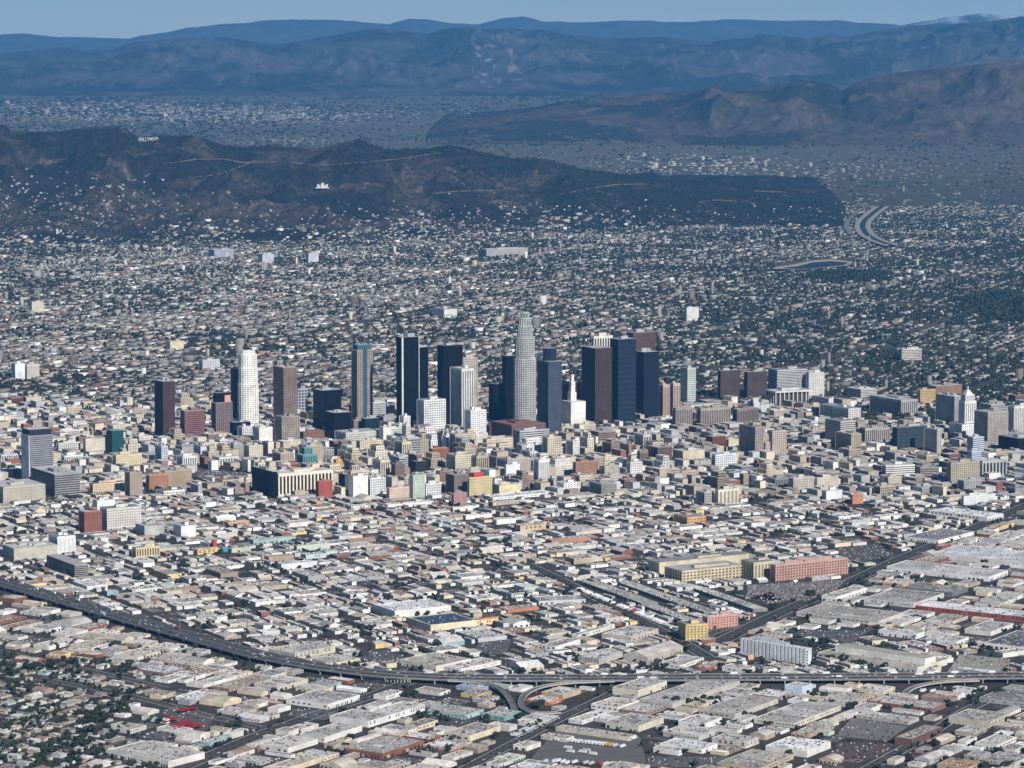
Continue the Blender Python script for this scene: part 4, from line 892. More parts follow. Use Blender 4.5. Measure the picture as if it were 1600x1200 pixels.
FW("bright white roofed depot beside the avenue, far right", 1454, 1542, 1568, 815, 9, (.66, .66, .66), (.84, .84, .84), ref="bright white depot", th=rad(50))
FW("grey roofed depot with long white side below the bright white depot", 1413, 1466, 1522, 850, 7, W, (.3, .3, .31), ref="grey roofed depot", th=rad(52))
FW("dark covered parking deck right of the white plant by the avenue", 1412, 1488, 1512, 933, 8, (.16, .17, .18), G3)
FW("orange fronted market hall left of the produce sheds", 778, 793, 842, 958, 5, (.46, .19, .1), G2, th=TB, ref="orange market hall")
FW("long hall with pale blue canopy above the orange market hall", 832, 842, 915, 945, 6, (.55, .58, .58), G2, th=rad(14))
T("yellow corner loft at the end of the produce sheds", 1061, 1072, 1105, 977, 1001, 'punch', (.62, .48, .22), (.16, .12, .06), th=rad(17), ref="yellow corner loft", name="loft_building", fh=4.4, bw=7, maxl=40, ph=2)
T("pink loft building behind the yellow corner loft", 1098, 1106, 1152, 965, 984, 'grid', (.6, .33, .27), (.2, .12, .1), ref="pink loft", name="loft_building", fh=4.4, bw=6, maxl=40, ph=2)
for lab, xl, xc, xr, yb in (("long grey produce shed nearest the tree lined road, far half", 911, 1002, 1028, 948), ("long grey produce shed nearest the tree lined road, near half", 1009, 1064, 1086, 973), ("long grey produce shed in the middle of three rows", 966, 1060, 1084, 949), ("short grey produce shed continuing the middle row behind the pink loft", 1066, 1100, 1122, 962), ("long grey produce shed nearest the pink market block", 1083, 1177, 1199, 957)):
    FW(lab, xl, xc, xr, yb, 5.5, (.24, .25, .23), (.5, .48, .42), th=rad(24), name="market_shed", cat="shed", ref="produce sheds" if xl == 966 else None)
# pink market block and its beige wings
t, o0, p, h = T("huge pink and cream factory block with window grid facing a car lot", 1204, 1212, 1324, 884, 909, 'grid', (.48, .29, .235), (.13, .085, .07), ref="pink market block", fh=5, bw=6.5, name="factory_building", cat="factory", maxl=45, roofc=(.55, .53, .49), ph=5)
T("beige tower wing joined left of the pink market block", 1158, 1178, 1209, 880, 906, 'pier', (.58, .52, .36), (.25, .22, .16), name="factory_building", cat="factory", bw=8, maxl=70)
T("long low beige market wing left of the pink market block", 1003, 1066, 1160, 893, 911, 'grid', (.56, .49, .33), (.16, .13, .09), name="factory_building", cat="factory", bw=8, maxl=60, ref="long beige market wing")
T("second beige market wing behind the long low one", 1010, 1030, 1170, 880, 898, 'plain', (.58, .52, .36), name="factory_building", cat="factory", maxl=40)
# white apartment row
poly, h, wr, wl = place(1108, 1261, 1268, 1039, rad(48), 1015); c = cen(poly); o0 = (*c, 0); t = thing("apartment_building", "long white apartment row with stacked bays and dark window columns", "apartments", o0); REFS.append(("white apartment row", 1185, 1020))
facade(t, o0, poly, 0, h, 'plain', (.66, .67, .68), G0, ph=4, roofc=G4); mark(offset(poly, 4))
P = np.array(poly)
for i in range(18):
    s = (i + .5) / 18; q = P[0] + (P[3] - P[0]) * s; a = math.atan2(*(P[0] - P[3])[::-1]); nrm = np.array([math.sin(a), -math.cos(a)])
    b = MB(); qq = q + nrm * .9; b.box(qq[0], qq[1], 0, 5.2, 2.2, h + 2.2, a, (.72, .73, .74)); b.build("bay", [M_WALL], t, o0)
    b = MB()
    for k in range(5):
        for d in (-1, 1): qq = q + nrm * .1 + (P[3] - P[0]) / np.linalg.norm(P[3] - P[0]) * d * 4.1; b.box(qq[0], qq[1], 2 + k * (h - 2) / 5, 2.6, .6, 2.4, a, (.05, .06, .08), bottom=True)
    b.build("window_column", [M_GLASS], t, o0, kind="stuff")
# further named low buildings in the flat district
for a in (("turquoise trimmed market building with striped facade", 391, 396, 462, 852, 10, (.33, .46, .41), G2, "turquoise trimmed market"), ("pale green building with turquoise corner tower right of the turquoise trimmed market", 459, 464, 516, 862, 11, (.55, .6, .5), G2, None),
          ("white office with blue trim behind the blank grey block", 433, 440, 494, 891, 11, (.72, .74, .76), G4, None), ("blank grey block with dark left face", 437, 482, 508, 911, 12, (.36, .36, .34), G1, "blank grey block"), ("brown brick garage with open front left of the white blue trimmed office", 413, 420, 459, 878, 9, (.42, .3, .2), G2, None),
          ("tan roofed hall with dark side wall left of the blank grey block", 310, 345, 372, 903, 8, (.34, .27, .2), (.42, .36, .27), None), ("orange red long low store right of the dark tree cluster", 853, 862, 922, 851, 8, (.44, .22, .13), G1, "orange red store"), ("cream brick factory with window rows above the dark tree cluster", 803, 813, 853, 831, 12, (.6, .47, .3), G1, "cream brick factory"),
          ("tan box hall with dark left wall above the produce sheds", 883, 897, 927, 882, 10, (.46, .38, .27), G1, "tan box hall"), ("white long warehouse left of the cream brick factory", 770, 776, 806, 820, 10, W, G4, None), ("white low hall with curved front below the mauve block", 723, 728, 769, 812, 8, W, G4, None), ("yellow walled store at the left, above the freeway", 303, 309, 345, 867, 9, (.7, .52, .2), G1, "yellow walled store"),
          ("bright blue painted cube right of the yellow walled store", 344, 346, 358, 863, 9, (.1, .24, .32), G2, None), ("tall red sign block standing on the yellow walled store's roof line", 331, 333, 339, 858, 17, (.4, .08, .06), G2, None), ("sage green wide hall right of the bright blue cube", 358, 362, 392, 864, 8, (.5, .52, .38), G2, None),
          ("white two level store with dark roof vents below the mauve block", 704, 708, 744, 800, 9, OW, G4, None), ("pale orange stepped store left of the turquoise trimmed market", 350, 356, 390, 822, 7, (.62, .36, .22), G1, "pale orange store"), ("long arched white sheds right of the white blank building", 600, 606, 678, 795, 8, W, G4, "arched white sheds"), ("white box store below the bright red building", 543, 549, 579, 798, 9, OW, G4, None),
          ("long white canopy roofed hall right of the yellow building", 755, 770, 866, 782, 6, W, WR, "long white canopy"), ("cream walled store with olive roof near the freeway's left end", 240, 262, 284, 905, 8, (.72, .58, .3), G1, None), ("white roofed gas station canopy beside the dark parking garage", 103, 136, 168, 922, 6, W, WR, None), ("bluish white box below the bright blue cube", 470, 478, 510, 874, 8, (.55, .62, .62), G4, None)):
    FW(a[0], a[1], a[2], a[3], a[4], a[5], a[6], a[7], th=TB, ref=a[8], name="store_building", cat="building", maxl=70)

# ------------------------------------------------------------------ open yards and car lots
PARK = []                                                     # (x, y, angle) of parked cars
def yard(pix, c, cars=0, th=TA, fill=.6):
    poly = [g(*p) for p in pix]; mark(poly); m = MB(); m.quad([(*p, .1) for p in poly], c)
    o = m.build("car_park", [M_CONC]); o["kind"] = "structure"
    if cars:
        P = np.array(poly); e1, e2 = P[1] - P[0], P[3] - P[0]; n1, n2 = int(np.hypot(*e1) / 2.8), int(np.hypot(*e2) / 8.5)
        for j in range(n2):
            for i in range(n1):
                if random.random() < fill * cars:
                    q = (P[0] * (1 - (i + .5) / n1) + P[1] * (i + .5) / n1) * (1 - (j + .5) / n2) + (P[3] * (1 - (i + .5) / n1) + P[2] * (i + .5) / n1) * (j + .5) / n2
                    PARK.append((q[0], q[1], math.atan2(e2[1], e2[0]) + random.uniform(-.05, .05)))
AS = (.13, .127, .12); LA = (.2, .19, .175)
yard([(1166, 938), (1290, 938), (1322, 906), (1168, 914)], (.24, .22, .2), 1)
yard([(825, 1190), (1010, 1192), (1000, 1150), (870, 1140)], (.15, .14, .13))
yard([(1015, 1198), (1180, 1200), (1150, 1182), (1010, 1182)], (.14, .135, .13), .7)
yard([(1195, 1122), (1232, 1128), (1250, 1108), (1200, 1104)], (.26, .25, .23), .9)
yard([(1305, 1150), (1385, 1158), (1420, 1135), (1330, 1122)], LA, .35)
yard([(1290, 1182), (1385, 1186), (1395, 1162), (1310, 1160)], (.12, .09, .075), .7)
yard([(1205, 1034), (1262, 1042), (1300, 1015), (1235, 1000)], (.05, .05, .045), .4)
yard([(1235, 998), (1330, 1004), (1360, 985), (1250, 985)], AS, .7)
yard([(448, 1118), (512, 1126), (530, 1112), (460, 1106)], AS, .7)
yard([(690, 1136), (740, 1145), (760, 1128), (710, 1122)], (.1, .1, .1), .8)
yard([(300, 748), (378, 752), (388, 738), (312, 734)], AS, .8, TB)
yard([(560, 1030), (620, 1040), (632, 1024), (580, 1016)], AS, .6)
yard([(640, 985), (668, 990), (690, 968), (650, 962)], (.12, .11, .1), .6)
yard([(1178, 932), (1200, 945), (1225, 940), (1205, 925)], LA, .5)
yard([(248, 1112), (300, 1108), (330, 1132), (255, 1146)][:1] + [(318, 1150), (336, 1118), (270, 1104)], (.13, .11, .1), .5)
yard([(1480, 1050), (1560, 1056), (1580, 1030), (1500, 1022)], (.36, .34, .28), .3)
yard([(740, 1018), (790, 1024), (800, 1000), (755, 996)], AS, .5)
yard([(1330, 880), (1400, 868), (1370, 850), (1300, 858)], (.14, .13, .12), .6)

# ------------------------------------------------------------------ filling the blocks
ROOFS = [(.5, .49, .47), (.44, .43, .41), (.56, .55, .53), (.36, .355, .345), (.62, .61, .6), (.47, .44, .39), (.28, .275, .27), (.78, .78, .77), (.4, .37, .32), (.52, .51, .5), (.3, .22, .18)]
RW = [6, 7, 5, 6, 3, 5, 5, 2, 5, 5, 2]
WALLS = [W, OW, CR, TN, GY, LG, BK, (.56, .5, .4), (.62, .6, .54), YL, (.32, .24, .2), (.5, .34, .24), (.3, .42, .45), MT]
WW = [7, 7, 5, 5, 4, 5, 3, 6, 5, .5, 3, .6, .4, .4]
FILL = []; MID = []; HOUSE = []; TREES = []                   # lots by use
fwx = FL[np.argsort(FL[:, 0])]
def below_fw(x, y): return y < np.interp(x, fwx[:, 0], fwx[:, 1])
AV = ROADS["avenue"][0]; AV = AV[np.argsort(AV[:, 1])]
def right_av(x, y): return x > np.interp(y, AV[:, 1], AV[:, 0], left=1e9)
slab = MB()
def lots(th, zone, bw, bd, st, wmin, wmax, rows, y0, y1):
    r = np.array([math.cos(th), math.sin(th)]); l = np.array([-r[1], r[0]]); C0 = np.array([0., 6500.])
    for bi in range(-42, 43):
        for bj in range(-60, 61):
            o = C0 + r * bi * (bw + st) + l * bj * (bd + st)
            if not (y0 - 250 < o[1] < y1 + 250): continue
            px, _ = pr(*o)
            if not -320 < px < 1920: continue
            for row in range(rows):
                s = 0; dd = bd / rows
                while s < bw - 6:
                    w = min(min(wmax, wmin + random.expovariate(1 / (wmax * .24))), bw - s)
                    if bw - s - w < wmin * .6: w = bw - s
                    a = o + r * s + l * row * dd; c = a + r * w / 2 + l * dd / 2
                    s += w
                    px, py = pr(*c)
                    if not (-25 < px < 1625 and py < 1225) or not zone(c[0], c[1], px, py): continue
                    d2 = dd * (.97 if random.random() < .45 else random.uniform(.4, .92)); w2 = w * (.97 if random.random() < .6 else random.uniform(.7, .95))
                    a = a + l * (0 if row == 0 else dd - d2)
                    poly = [tuple(a + r * .4), tuple(a + r * w2), tuple(a + r * w2 + l * d2), tuple(a + r * .4 + l * d2)]
                    if not free(poly):
                        for f1, f2, ox, oy in ((.5, 1, 0, 0), (.5, 1, .5, 0), (1, .5, 0, 0), (1, .5, 0, .5), (.5, .5, 0, 0), (.5, .5, .5, .5), (.5, .5, .5, 0), (.5, .5, 0, .5)):
                            aa = a + r * w2 * ox + l * d2 * oy
                            q = [tuple(aa), tuple(aa + r * w2 * f1), tuple(aa + r * w2 * f1 + l * d2 * f2), tuple(aa + l * d2 * f2)]
                            if free(q): poly = q; break
                        else: continue
                    mark(poly); yield poly, px, py
def lower_left(px, py): return px < 235 - (py - 1000) * .1 + 40 * math.sin(py / 23) and py > 1035
def far_edge(px): return 640 if px < 230 else 655
def ind(x, y, px, py): return py > 775 and not lower_left(px, py)
zA = lambda x, y, px, py: ind(x, y, px, py) and (below_fw(x, y) or right_av(x, y))
zB = lambda x, y, px, py: ind(x, y, px, py) and not (below_fw(x, y) or right_av(x, y))
zH = lambda x, y, px, py: py > 1000 and lower_left(px, py) and below_fw(x, y)
zD = lambda x, y, px, py: 628 < py <= 775
def use(poly, px, py):
    u = random.random(); c = cen(poly)
    slab.quad([(*p, .12) for p in poly], random.choice([(.17, .155, .14), (.14, .13, .12), (.22, .2, .175), (.11, .1, .09)]))
    if u < .15:
        P = np.array(poly); e1, e2 = P[1] - P[0], P[3] - P[0]; n1, n2 = int(np.hypot(*e1) / 3.2), int(np.hypot(*e2) / 9)
        for i in range(n1):
            for j in range(n2):
                if random.random() < .5: q = P[0] + e1 * (i + .5) / n1 + e2 * (j + .5) / n2; PARK.append((q[0], q[1], math.atan2(e2[1], e2[0])))
        return
    if u < .19:
        for _ in range(6): TREES.append((c[0] + random.gauss(0, 12), c[1] + random.gauss(0, 12), random.uniform(6, 12)))
        return
    rm = 1.18 if py > 900 else 1.08; rcol = tuple(min(.82, x * rm * t_) for x, t_ in zip(random.choices(ROOFS, RW)[0], (1.05, 1.0, .94)))
    FILL.append((poly, random.choice([3.4, 3.8, 4.2, 4.5, 5, 5, 6, 7]) * (1.3 if py < 850 and random.random() < .3 else 1), random.choices(WALLS, WW)[0], rcol, random.choices(['flat', 'bow', 'gable'], [84, 10, 6])[0]))
for poly, px, py in lots(TA, zA, 190, 100, 17, 16, 110, 2, 4500, 7600): use(poly, px, py)
for poly, px, py in lots(TB, zB, 170, 84, 17, 9, 60, 2, 5100, 7600): use(poly, px, py)
for poly, px, py in lots(TA, zH, 160, 76, 13, 12, 44, 2, 4500, 5900):
    c = cen(poly); HOUSE.append((poly, px, py)); slab.quad([(*p, .12) for p in poly], random.choice([(.12, .12, .08), (.16, .14, .1), (.1, .11, .06)]))
    if vn(c[0] / 60, c[1] / 60, 8) > .45:
        for _ in range(random.choice((1, 2, 3))): TREES.append((c[0] + random.gauss(0, 8), c[1] + random.gauss(0, 10), random.uniform(7, 14)))
for poly, px, py in lots(TB, zD, 160, 84, 22, 15, 52, 2, 7300, 9100):
    c = cen(poly); slab.quad([(*p, .12) for p in poly], random.choice([(.2, .19, .18), (.15, .15, .14)]))
    core = math.exp(-((px - 640) / 330) ** 2) * math.exp(-((py - 715) / 45) ** 2); rgt = math.exp(-((px - 1000) / 160) ** 2) * math.exp(-((py - 725) / 35) ** 2) * .8
    u = random.random(); hh = 6 + 56 * max(core, rgt) * u ** 1.1 + 16 * random.random() ** 3
    if px > 1330 and py < 660 and random.random() < .6 or random.random() < .06:
        for _ in range(7): TREES.append((c[0] + random.gauss(0, 15), c[1] + random.gauss(0, 15), random.uniform(7, 14)))
        continue
    if random.random() < .08: 
        P = np.array(poly)
        for _ in range(40): q = P[0] + (P[1] - P[0]) * random.random() + (P[3] - P[0]) * random.random(); PARK.append((q[0], q[1], TB))
        continue
    wl = random.choices([W, OW, CR, TN, (.52, .46, .36), (.6, .52, .38), LG, GY, BK, (.3, .22, .18), (.66, .6, .5), (.5, .42, .32), (.68, .6, .4)], [4, 5, 4, 6, 6, 4, 4, 5, 3, 6, 4, 6, 1])[0]
    if px > 1000 and random.random() < .5: wl = tuple(x * .7 for x in wl)
    xs = [pr(*p)[0] for p in poly]; yb0 = pr(*poly[0])[1]
    for m in MARKS:
        if min(xs) < m[1] and max(xs) > m[0] and yb0 > m[3] - 4: hh = min(hh, max(4.5, height_at(poly[0][1], m[3] - .22 * (m[3] - m[2]))))
    MID.append((poly, hh, wl, random.choices(ROOFS, RW)[0]))
for _ in range(5000):
    px, py = random.uniform(-15, 1615), random.uniform(785, 1212); c = g(px, py); th_ = TA if (below_fw(*c) or right_av(*c)) else TB
    if lower_left(px, py): continue
    if free(rect(*c, 30, 30, th_), 5):
        q = rect(*c, random.uniform(12, 24), random.uniform(9, 20), th_); mark(q); u = random.random()
        if u < .55: FILL.append((q, random.uniform(3.5, 5.5), random.choices(WALLS, WW)[0], random.choices(ROOFS, RW)[0], 'flat'))
        elif u < .8:
            for k in range(5): PARK.append((c[0] + (k - 2) * 2.9 * math.cos(th_), c[1] + (k - 2) * 2.9 * math.sin(th_), th_ + 1.57))
        else: TREES.append((c[0], c[1], random.uniform(6, 11)))
    elif random.random() < .6 and free(rect(*c, 6, 6, th_), 3): PARK.append((c[0], c[1], th_ + random.choice((0, 1.57))))
o = slab.build("pavement", [M_CONC]); o["kind"] = "structure"
def score(poly):
    P = np.array(poly); a = np.hypot(*(P[1] - P[0])) * np.hypot(*(P[3] - P[0])); return a / cen(poly)[1] ** 3
FILL.sort(key=lambda f: -score(f[0]))
NF = 215
for i, (poly, h, wl, rc, kind) in enumerate(FILL[:NF]):
    t = warehouse(poly, h, wl, rc, None, "warehouse", "warehouse", "low flat roofed warehouses", roof=kind, seed=1000 + i)
    c = cen(poly); l = max(math.dist(poly[0], poly[1]), math.dist(poly[1], poly[2]))
    describe(t, f"{wallword(wl)} warehouse with {roofword(rc)} {'arched' if kind == 'bow' else 'pitched' if kind == 'gable' else 'flat'} roof", "warehouse", *c, "low flat roofed warehouses")
def simple_building(b, poly, h, wl, rc, kind='flat', units=3):
    P = np.array(poly); e1, e2 = P[1] - P[0], P[3] - P[0]; a = math.atan2(e1[1], e1[0])
    if kind == 'flat':
        ins = offset(poly, -.5); b.prism(poly, 0, h + .8, wl, 0, top=False)
        for i in range(4): j = (i + 1) % 4; b.quad([(*poly[i], h + .8), (*poly[j], h + .8), (*ins[j], h + .4), (*ins[i], h + .4)], wl, 0)
        b.quad([(*p, h + .4) for p in ins], rc, 1)
        for _ in range(units):
            q = P[0] + e1 * random.uniform(.1, .9) + e2 * random.uniform(.1, .9); w = random.choice([1.5, 2, 3]); b.box(q[0], q[1], h + .4, w, w, random.uniform(.8, 2.2), a, random.choice([(.3, .3, .3), (.5, .5, .5), (.14, .13, .13)]))
    else:
        b.prism(poly, 0, h, wl, 0, top=False); l1, l2 = np.hypot(*e1), np.hypot(*e2); A, B, C_, D_ = (P[0], P[1], P[2], P[3]) if l1 >= l2 else (P[1], P[2], P[3], P[0])
        rise = min(l1, l2) * (.18 if kind == 'gable' else .14); m1, m2 = (A + D_) / 2, (B + C_) / 2
        if kind == 'hip': v = (m2 - m1); m1, m2 = m1 + v * .25, m2 - v * .25
        b.quad([(*A, h), (*B, h), (*m2, h + rise), (*m1, h + rise)], rc, 1); b.quad([(*C_, h), (*D_, h), (*m1, h + rise), (*m2, h + rise)], rc, 1)
        b.quad([(*D_, h), (*A, h), (*m1, h + rise)], rc if kind == 'hip' else wl, 1 if kind == 'hip' else 0); b.quad([(*B, h), (*C_, h), (*m2, h + rise)], rc if kind == 'hip' else wl, 1 if kind == 'hip' else 0)
b = MB()
for poly, h, wl, rc, kind in FILL[NF:]: simple_building(b, poly, h, wl, rc, 'flat' if kind == 'flat' else 'gable', random.choice([1, 2, 3, 5]))
o = b.build("low_building_sprawl", [M_WALL, M_ROOF]); o["kind"] = "stuff"; tag(o, "mass of low flat roofed buildings filling the blocks beyond the freeway", "buildings")
MID.sort(key=lambda f: -(f[1] + 8) * math.dist(f[0][0], f[0][1]) / cen(f[0])[1])
for i, (poly, h, wl, rc) in enumerate(MID[:260]):
    c = cen(poly); o0 = (*c, 0); t = thing("office_building", "", "building", o0); random.seed(5000 + i)
    st = random.choices(['punch', 'grid', 'band', 'pier', 'plain'], [6, 3, 2, 2, 3])[0]
    gl = tuple(x * .17 for x in wl)
    facade(t, o0, poly, 0, h, st, wl, gl, fh=random.choice([4.4, 5, 5.8]), bw=random.choice([4.5, 5.5, 7]), roofc=rc, ph=random.choice([1, 2]))
    if h > 22 and random.random() < .3: facade(t, o0, offset(poly, -5), h + 1.2, h + 12, st, wl, gl, roofc=rc, ph=False)
    describe(t, f"{wallword(wl)} {'mid rise' if h > 24 else 'low'} building with {dict(punch='small', grid='gridded', band='banded', pier='tall', plain='no')[st]} windows", "building", *c, "city centre buildings")
b = MB()
for poly, h, wl, rc in MID[260:]: simple_building(b, poly, h, wl, rc, 'flat', 2)
if b.f: o = b.build("centre_building_sprawl", [M_WALL, M_ROOF]); o["kind"] = "stuff"; tag(o, "small buildings packed between the towers of the centre", "buildings")
random.seed(21)
HOUSE.sort(key=lambda q: -q[2]); HR = [(.28, .25, .23), (.4, .38, .35), (.52, .5, .48), (.3, .2, .16), (.22, .2, .2), (.6, .58, .56), (.66, .65, .63)]; HWL = [OW, (.5, .46, .38), (.4, .36, .3), (.45, .5, .52), (.36, .3, .25), (.55, .45, .36)]
hb = MB()
for i, (poly, px, py) in enumerate(HOUSE):
    P = np.array(poly); c = P.mean(0); q = [tuple(c + (p - c) * (.82, .82)) for p in P]; k = random.choice(['gable', 'hip', 'flat', 'flat']); h = random.choice([3, 3.2, 3.6, 5]); rc = random.choice(HR); wl = random.choice(HWL)
    q = rect(c[0] + random.gauss(0, 1.5), c[1] + random.gauss(0, 4), math.dist(q[0], q[1]) * random.uniform(.75, 1.05), min(26, math.dist(q[1], q[2]) * random.uniform(.45, .95)), math.atan2(*(P[1] - P[0])[::-1]))
    if i < 300:
        o0 = (*c, 0); t = thing("house", "", "house", o0); b = MB(); b.prism(q, 0, h, wl, top=False); simple = MB(); simple_building(simple, offset(q, .5), h, wl, rc, k)
        b.build("wall", [M_WALL], t, o0)
        keep = [j for j in range(len(simple.f)) if j >= 4]; r = MB(); r.v = simple.v; r.f = [simple.f[j] for j in keep]; r.c = [simple.c[j] for j in keep]; r.m = [simple.m[j] for j in keep]; r.build("roof", [M_WALL, M_ROOF], t, o0)
        describe(t, f"{wallword(wl)} house with {roofword(rc)} {dict(hip='hipped', gable='gabled', flat='flat')[k]} roof", "house", c[0], c[1], "small houses among trees")
    else: simple_building(hb, q, h, wl, rc, k)
if hb.f: o = hb.build("house_sprawl", [M_WALL, M_ROOF]); o["kind"] = "stuff"; tag(o, "small houses beyond the nearest ones at the lower left", "houses")
# red canopies in the lower left yard
for i, (x, y, w, d, a) in enumerate(((262, 1128, 26, 20, 55), (284, 1136, 40, 24, 55), (306, 1138, 22, 14, 52), (292, 1112, 36, 12, 48), (640, 948, 40, 10, 30), (755, 952, 40, 9, 30))):
    c = g(x, y); t = thing("canopy", "", "canopy", (*c, 0)); b = MB(); b.box(*c, 4.2, w, d, .4, rad(a), (.38, .015, .015), bottom=True); b.build("cover", [M_PLAIN], t, (*c, 0))
    for p in rect(*c, w - 1, d - 1, rad(a)): b = MB(); b.box(*p, 0, .3, .3, 4.2, 0, (.3, .3, .3)); b.build("post", [M_PLAIN], t, (*c, 0))
    describe(t, "bright red flat canopy", "canopy", *c, "red canopies")

# ------------------------------------------------------------------ trees
def leaf_crown(seed, n=150):
    rr = np.random.default_rng(seed); L = []; lob = [(rr.normal(0, .33, 3) * (1, 1, .5)) for _ in range(7)]
    V = []; Fq = []; C = []
    for i in range(n):
        c = lob[i % 7]; d = rr.normal(0, 1, 3); d /= np.linalg.norm(d); p = c + d * rr.uniform(.28, .5); p[2] = p[2] * .8
        u = np.cross(d, rr.normal(0, 1, 3)); u /= np.linalg.norm(u); w = np.cross(d, u); s = rr.uniform(.1, .2)
        k = len(V); V += [p + u * s, p + w * s, p - u * s, p - w * s]; Fq.append([k, k + 1, k + 2, k + 3]); v = rr.uniform(.65, 1.3); C.append((.038 * v, .05 * v, .026 * v))
    for c in lob:
        k = len(V); B = ICO * .34 * (1 + rr.uniform(-.25, .25, (12, 1))) * (1, 1, .8) + c
        V += list(B); Fq += [[k + a, k + b2, k + c2] for a, b2, c2 in ICOF]; C += [(.028, .037, .02)] * 20
    return np.array(V), Fq, C
CROWNS = []
for s in range(5):
    v, f, c = leaf_crown(s); v = v + (0, 0, 1.05)
    o = finish("crown", v, f, c, [M_LEAF]); CROWNS.append(o.data); bpy.data.objects.remove(o)
b = MB()
b.prism([(.055 * math.cos(k), .055 * math.sin(k)) for k in np.arange(6) * math.pi / 3], 0, .75, (.1, .07, .05), poly2=[(.035 * math.cos(k), .035 * math.sin(k)) for k in np.arange(6) * math.pi / 3])
for a in (0, 2.1, 4.2):
    b.prism([(.03 * math.cos(k), .03 * math.sin(k)) for k in np.arange(4) * math.pi / 2], .6, 1.15, (.1, .07, .05), poly2=[(.25 * math.cos(a) + .012 * math.cos(k), .25 * math.sin(a) + .012 * math.sin(k)) for k in np.arange(4) * math.pi / 2])
o = b.build("trunk", [M_BARK]); TRUNK = o.data; bpy.data.objects.remove(o)
def clump(px, py, n, sx, sy, r0=7, r1=13):
    c = g(px, py)
    for _ in range(n): TREES.append((c[0] + random.gauss(0, sx), c[1] + random.gauss(0, sy), random.uniform(r0, r1)))
for a in ((768, 902, 0, 0, 0), (655, 962, 5, 10, 10), (500, 970, 6, 10, 14), (520, 985, 7, 12, 12), (560, 986, 9, 10, 25), (640, 915, 5, 6, 8), (745, 875, 10, 14, 30), (780, 885, 12, 12, 20), (795, 850, 16, 25, 12), (730, 850, 8, 20, 10), (500, 890, 7, 8, 10), (660, 1018, 6, 8, 8), (700, 1035, 9, 12, 6), (880, 1028, 6, 12, 6), (1290, 1010, 12, 18, 14), (1310, 1032, 18, 22, 6), (1345, 1040, 12, 16, 5), (1380, 1045, 8, 12, 4), (1560, 985, 7, 5, 12), (1080, 1100, 12, 20, 10), (1110, 1096, 8, 12, 8), (990, 1080, 7, 8, 8), (300, 962, 7, 8, 8), (205, 905, 10, 12, 8), (140, 970, 8, 8, 6), (1270, 930, 8, 10, 10), (1320, 1106, 8, 8, 8), (1560, 1085, 9, 14, 8), (1590, 1060, 5, 8, 8), (100, 1010, 9, 20, 10), (50, 1045, 12, 25, 12), (95, 1035, 8, 14, 10), (170, 1010, 6, 10, 6), (1392, 640, 34, 30, 70), (1330, 645, 22, 30, 60), (1470, 690, 16, 20, 30), (1440, 660, 22, 30, 30), (1310, 610, 20, 40, 40), (410, 765, 14, 12, 30), (1490, 705, 10, 16, 20), (1520, 760, 16, 20, 20), (1450, 758, 14, 30, 12), (240, 735, 16, 30, 16), (215, 725, 14, 24, 16), (150, 632, 40, 80, 50), (200, 640, 30, 60, 30), (755, 640, 20, 14, 60), (410, 650, 16, 14, 30), (1150, 720, 6, 20, 10)):
    clump(*a)
for key, off, n in (("market", -14, 62), ("avenue", 19, 26), ("avenue", -19, 40), ("rail", 16, 14), ("south", 12, 10), ("cross", 10, 10), ("west", 10, 12), ("east", -11, 12)):
    L, hw = ROADS[key]; N = normals(L)
    for _ in range(n):
        i = random.randrange(len(L)); q = L[i] + N[i] * (off + random.uniform(-2, 2)); TREES.append((q[0], q[1], random.uniform(6, 11)))
for _ in range(9000):
    px, py = random.uniform(-15, 1615), random.uniform(640, 1210); c = g(px, py)
    i, j = _idx(*c)
    if 0 <= i < occ.shape[0] and 0 <= j < occ.shape[1] and not occ[i, j] and random.random() < (.75 if lower_left(px, py) else .42 if py > 775 else .55):
        if vn(c[0] / 90, c[1] / 90, 12) > .5:
            for k in range(random.choice((1, 1, 2, 3))): TREES.append((c[0] + random.gauss(0, 4) * (k > 0), c[1] + random.gauss(0, 9) * (k > 0), random.uniform(5, 12)))
for _ in range(260):
    px, py = random.uniform(-10, 260), random.uniform(1020, 1205)
    if lower_left(px, py): c = g(px, py); TREES.append((c[0], c[1], random.uniform(4, 10)))
TREES = [t for t in TREES if math.hypot(*(np.min(np.abs(FL - np.array(t[:2])), 0))) >= 0 and np.min(np.hypot(*(FL - np.array(t[:2])).T)) > FHW + 5]
TREES.sort(key=lambda t: -t[2] / t[1])
for i, (x, y, h) in enumerate(TREES[:300]):
    t = thing("tree", "", "tree", (x, y, 0)); s = h / 1.75; wd = s * random.uniform(.85, 1.25)
    for nm, d in (("crown", random.choice(CROWNS)), ("trunk", TRUNK)):
        o = bpy.data.objects.new(nm, d); col.objects.link(o); o.parent = t; o.scale = (wd, wd, s); o.rotation_euler = (0, 0, random.uniform(0, 6.28))
    describe(t, "dark bushy tree" if h > 9.5 else "small dark tree", "tree", x, y, "scattered dark trees")
A = np.array(TREES[300:]); n = len(A)
def leafcol(n): v = R.uniform(.6, 1.35, (n, 1)); return np.clip(np.array([.03, .04, .024]) * v + R.normal(0, .003, (n, 3)), .008, 1)
parts = []
for k in range(2):
    parts.append(blobs(A[:, 0] + R.normal(0, .14, n) * A[:, 2], A[:, 1] + R.normal(0, .14, n) * A[:, 2], .12 * A[:, 2] + R.uniform(-.1, .2, n) * A[:, 2], A[:, 2] * R.uniform(.26, .42, n), A[:, 2] * R.uniform(.5, .75, n), leafcol(n)))
o = finish("street_tree_mass", *join_arrays(parts), [M_LEAF]); o["kind"] = "stuff"; tag(o, "many small dark trees dotted between the nearer buildings", "trees")
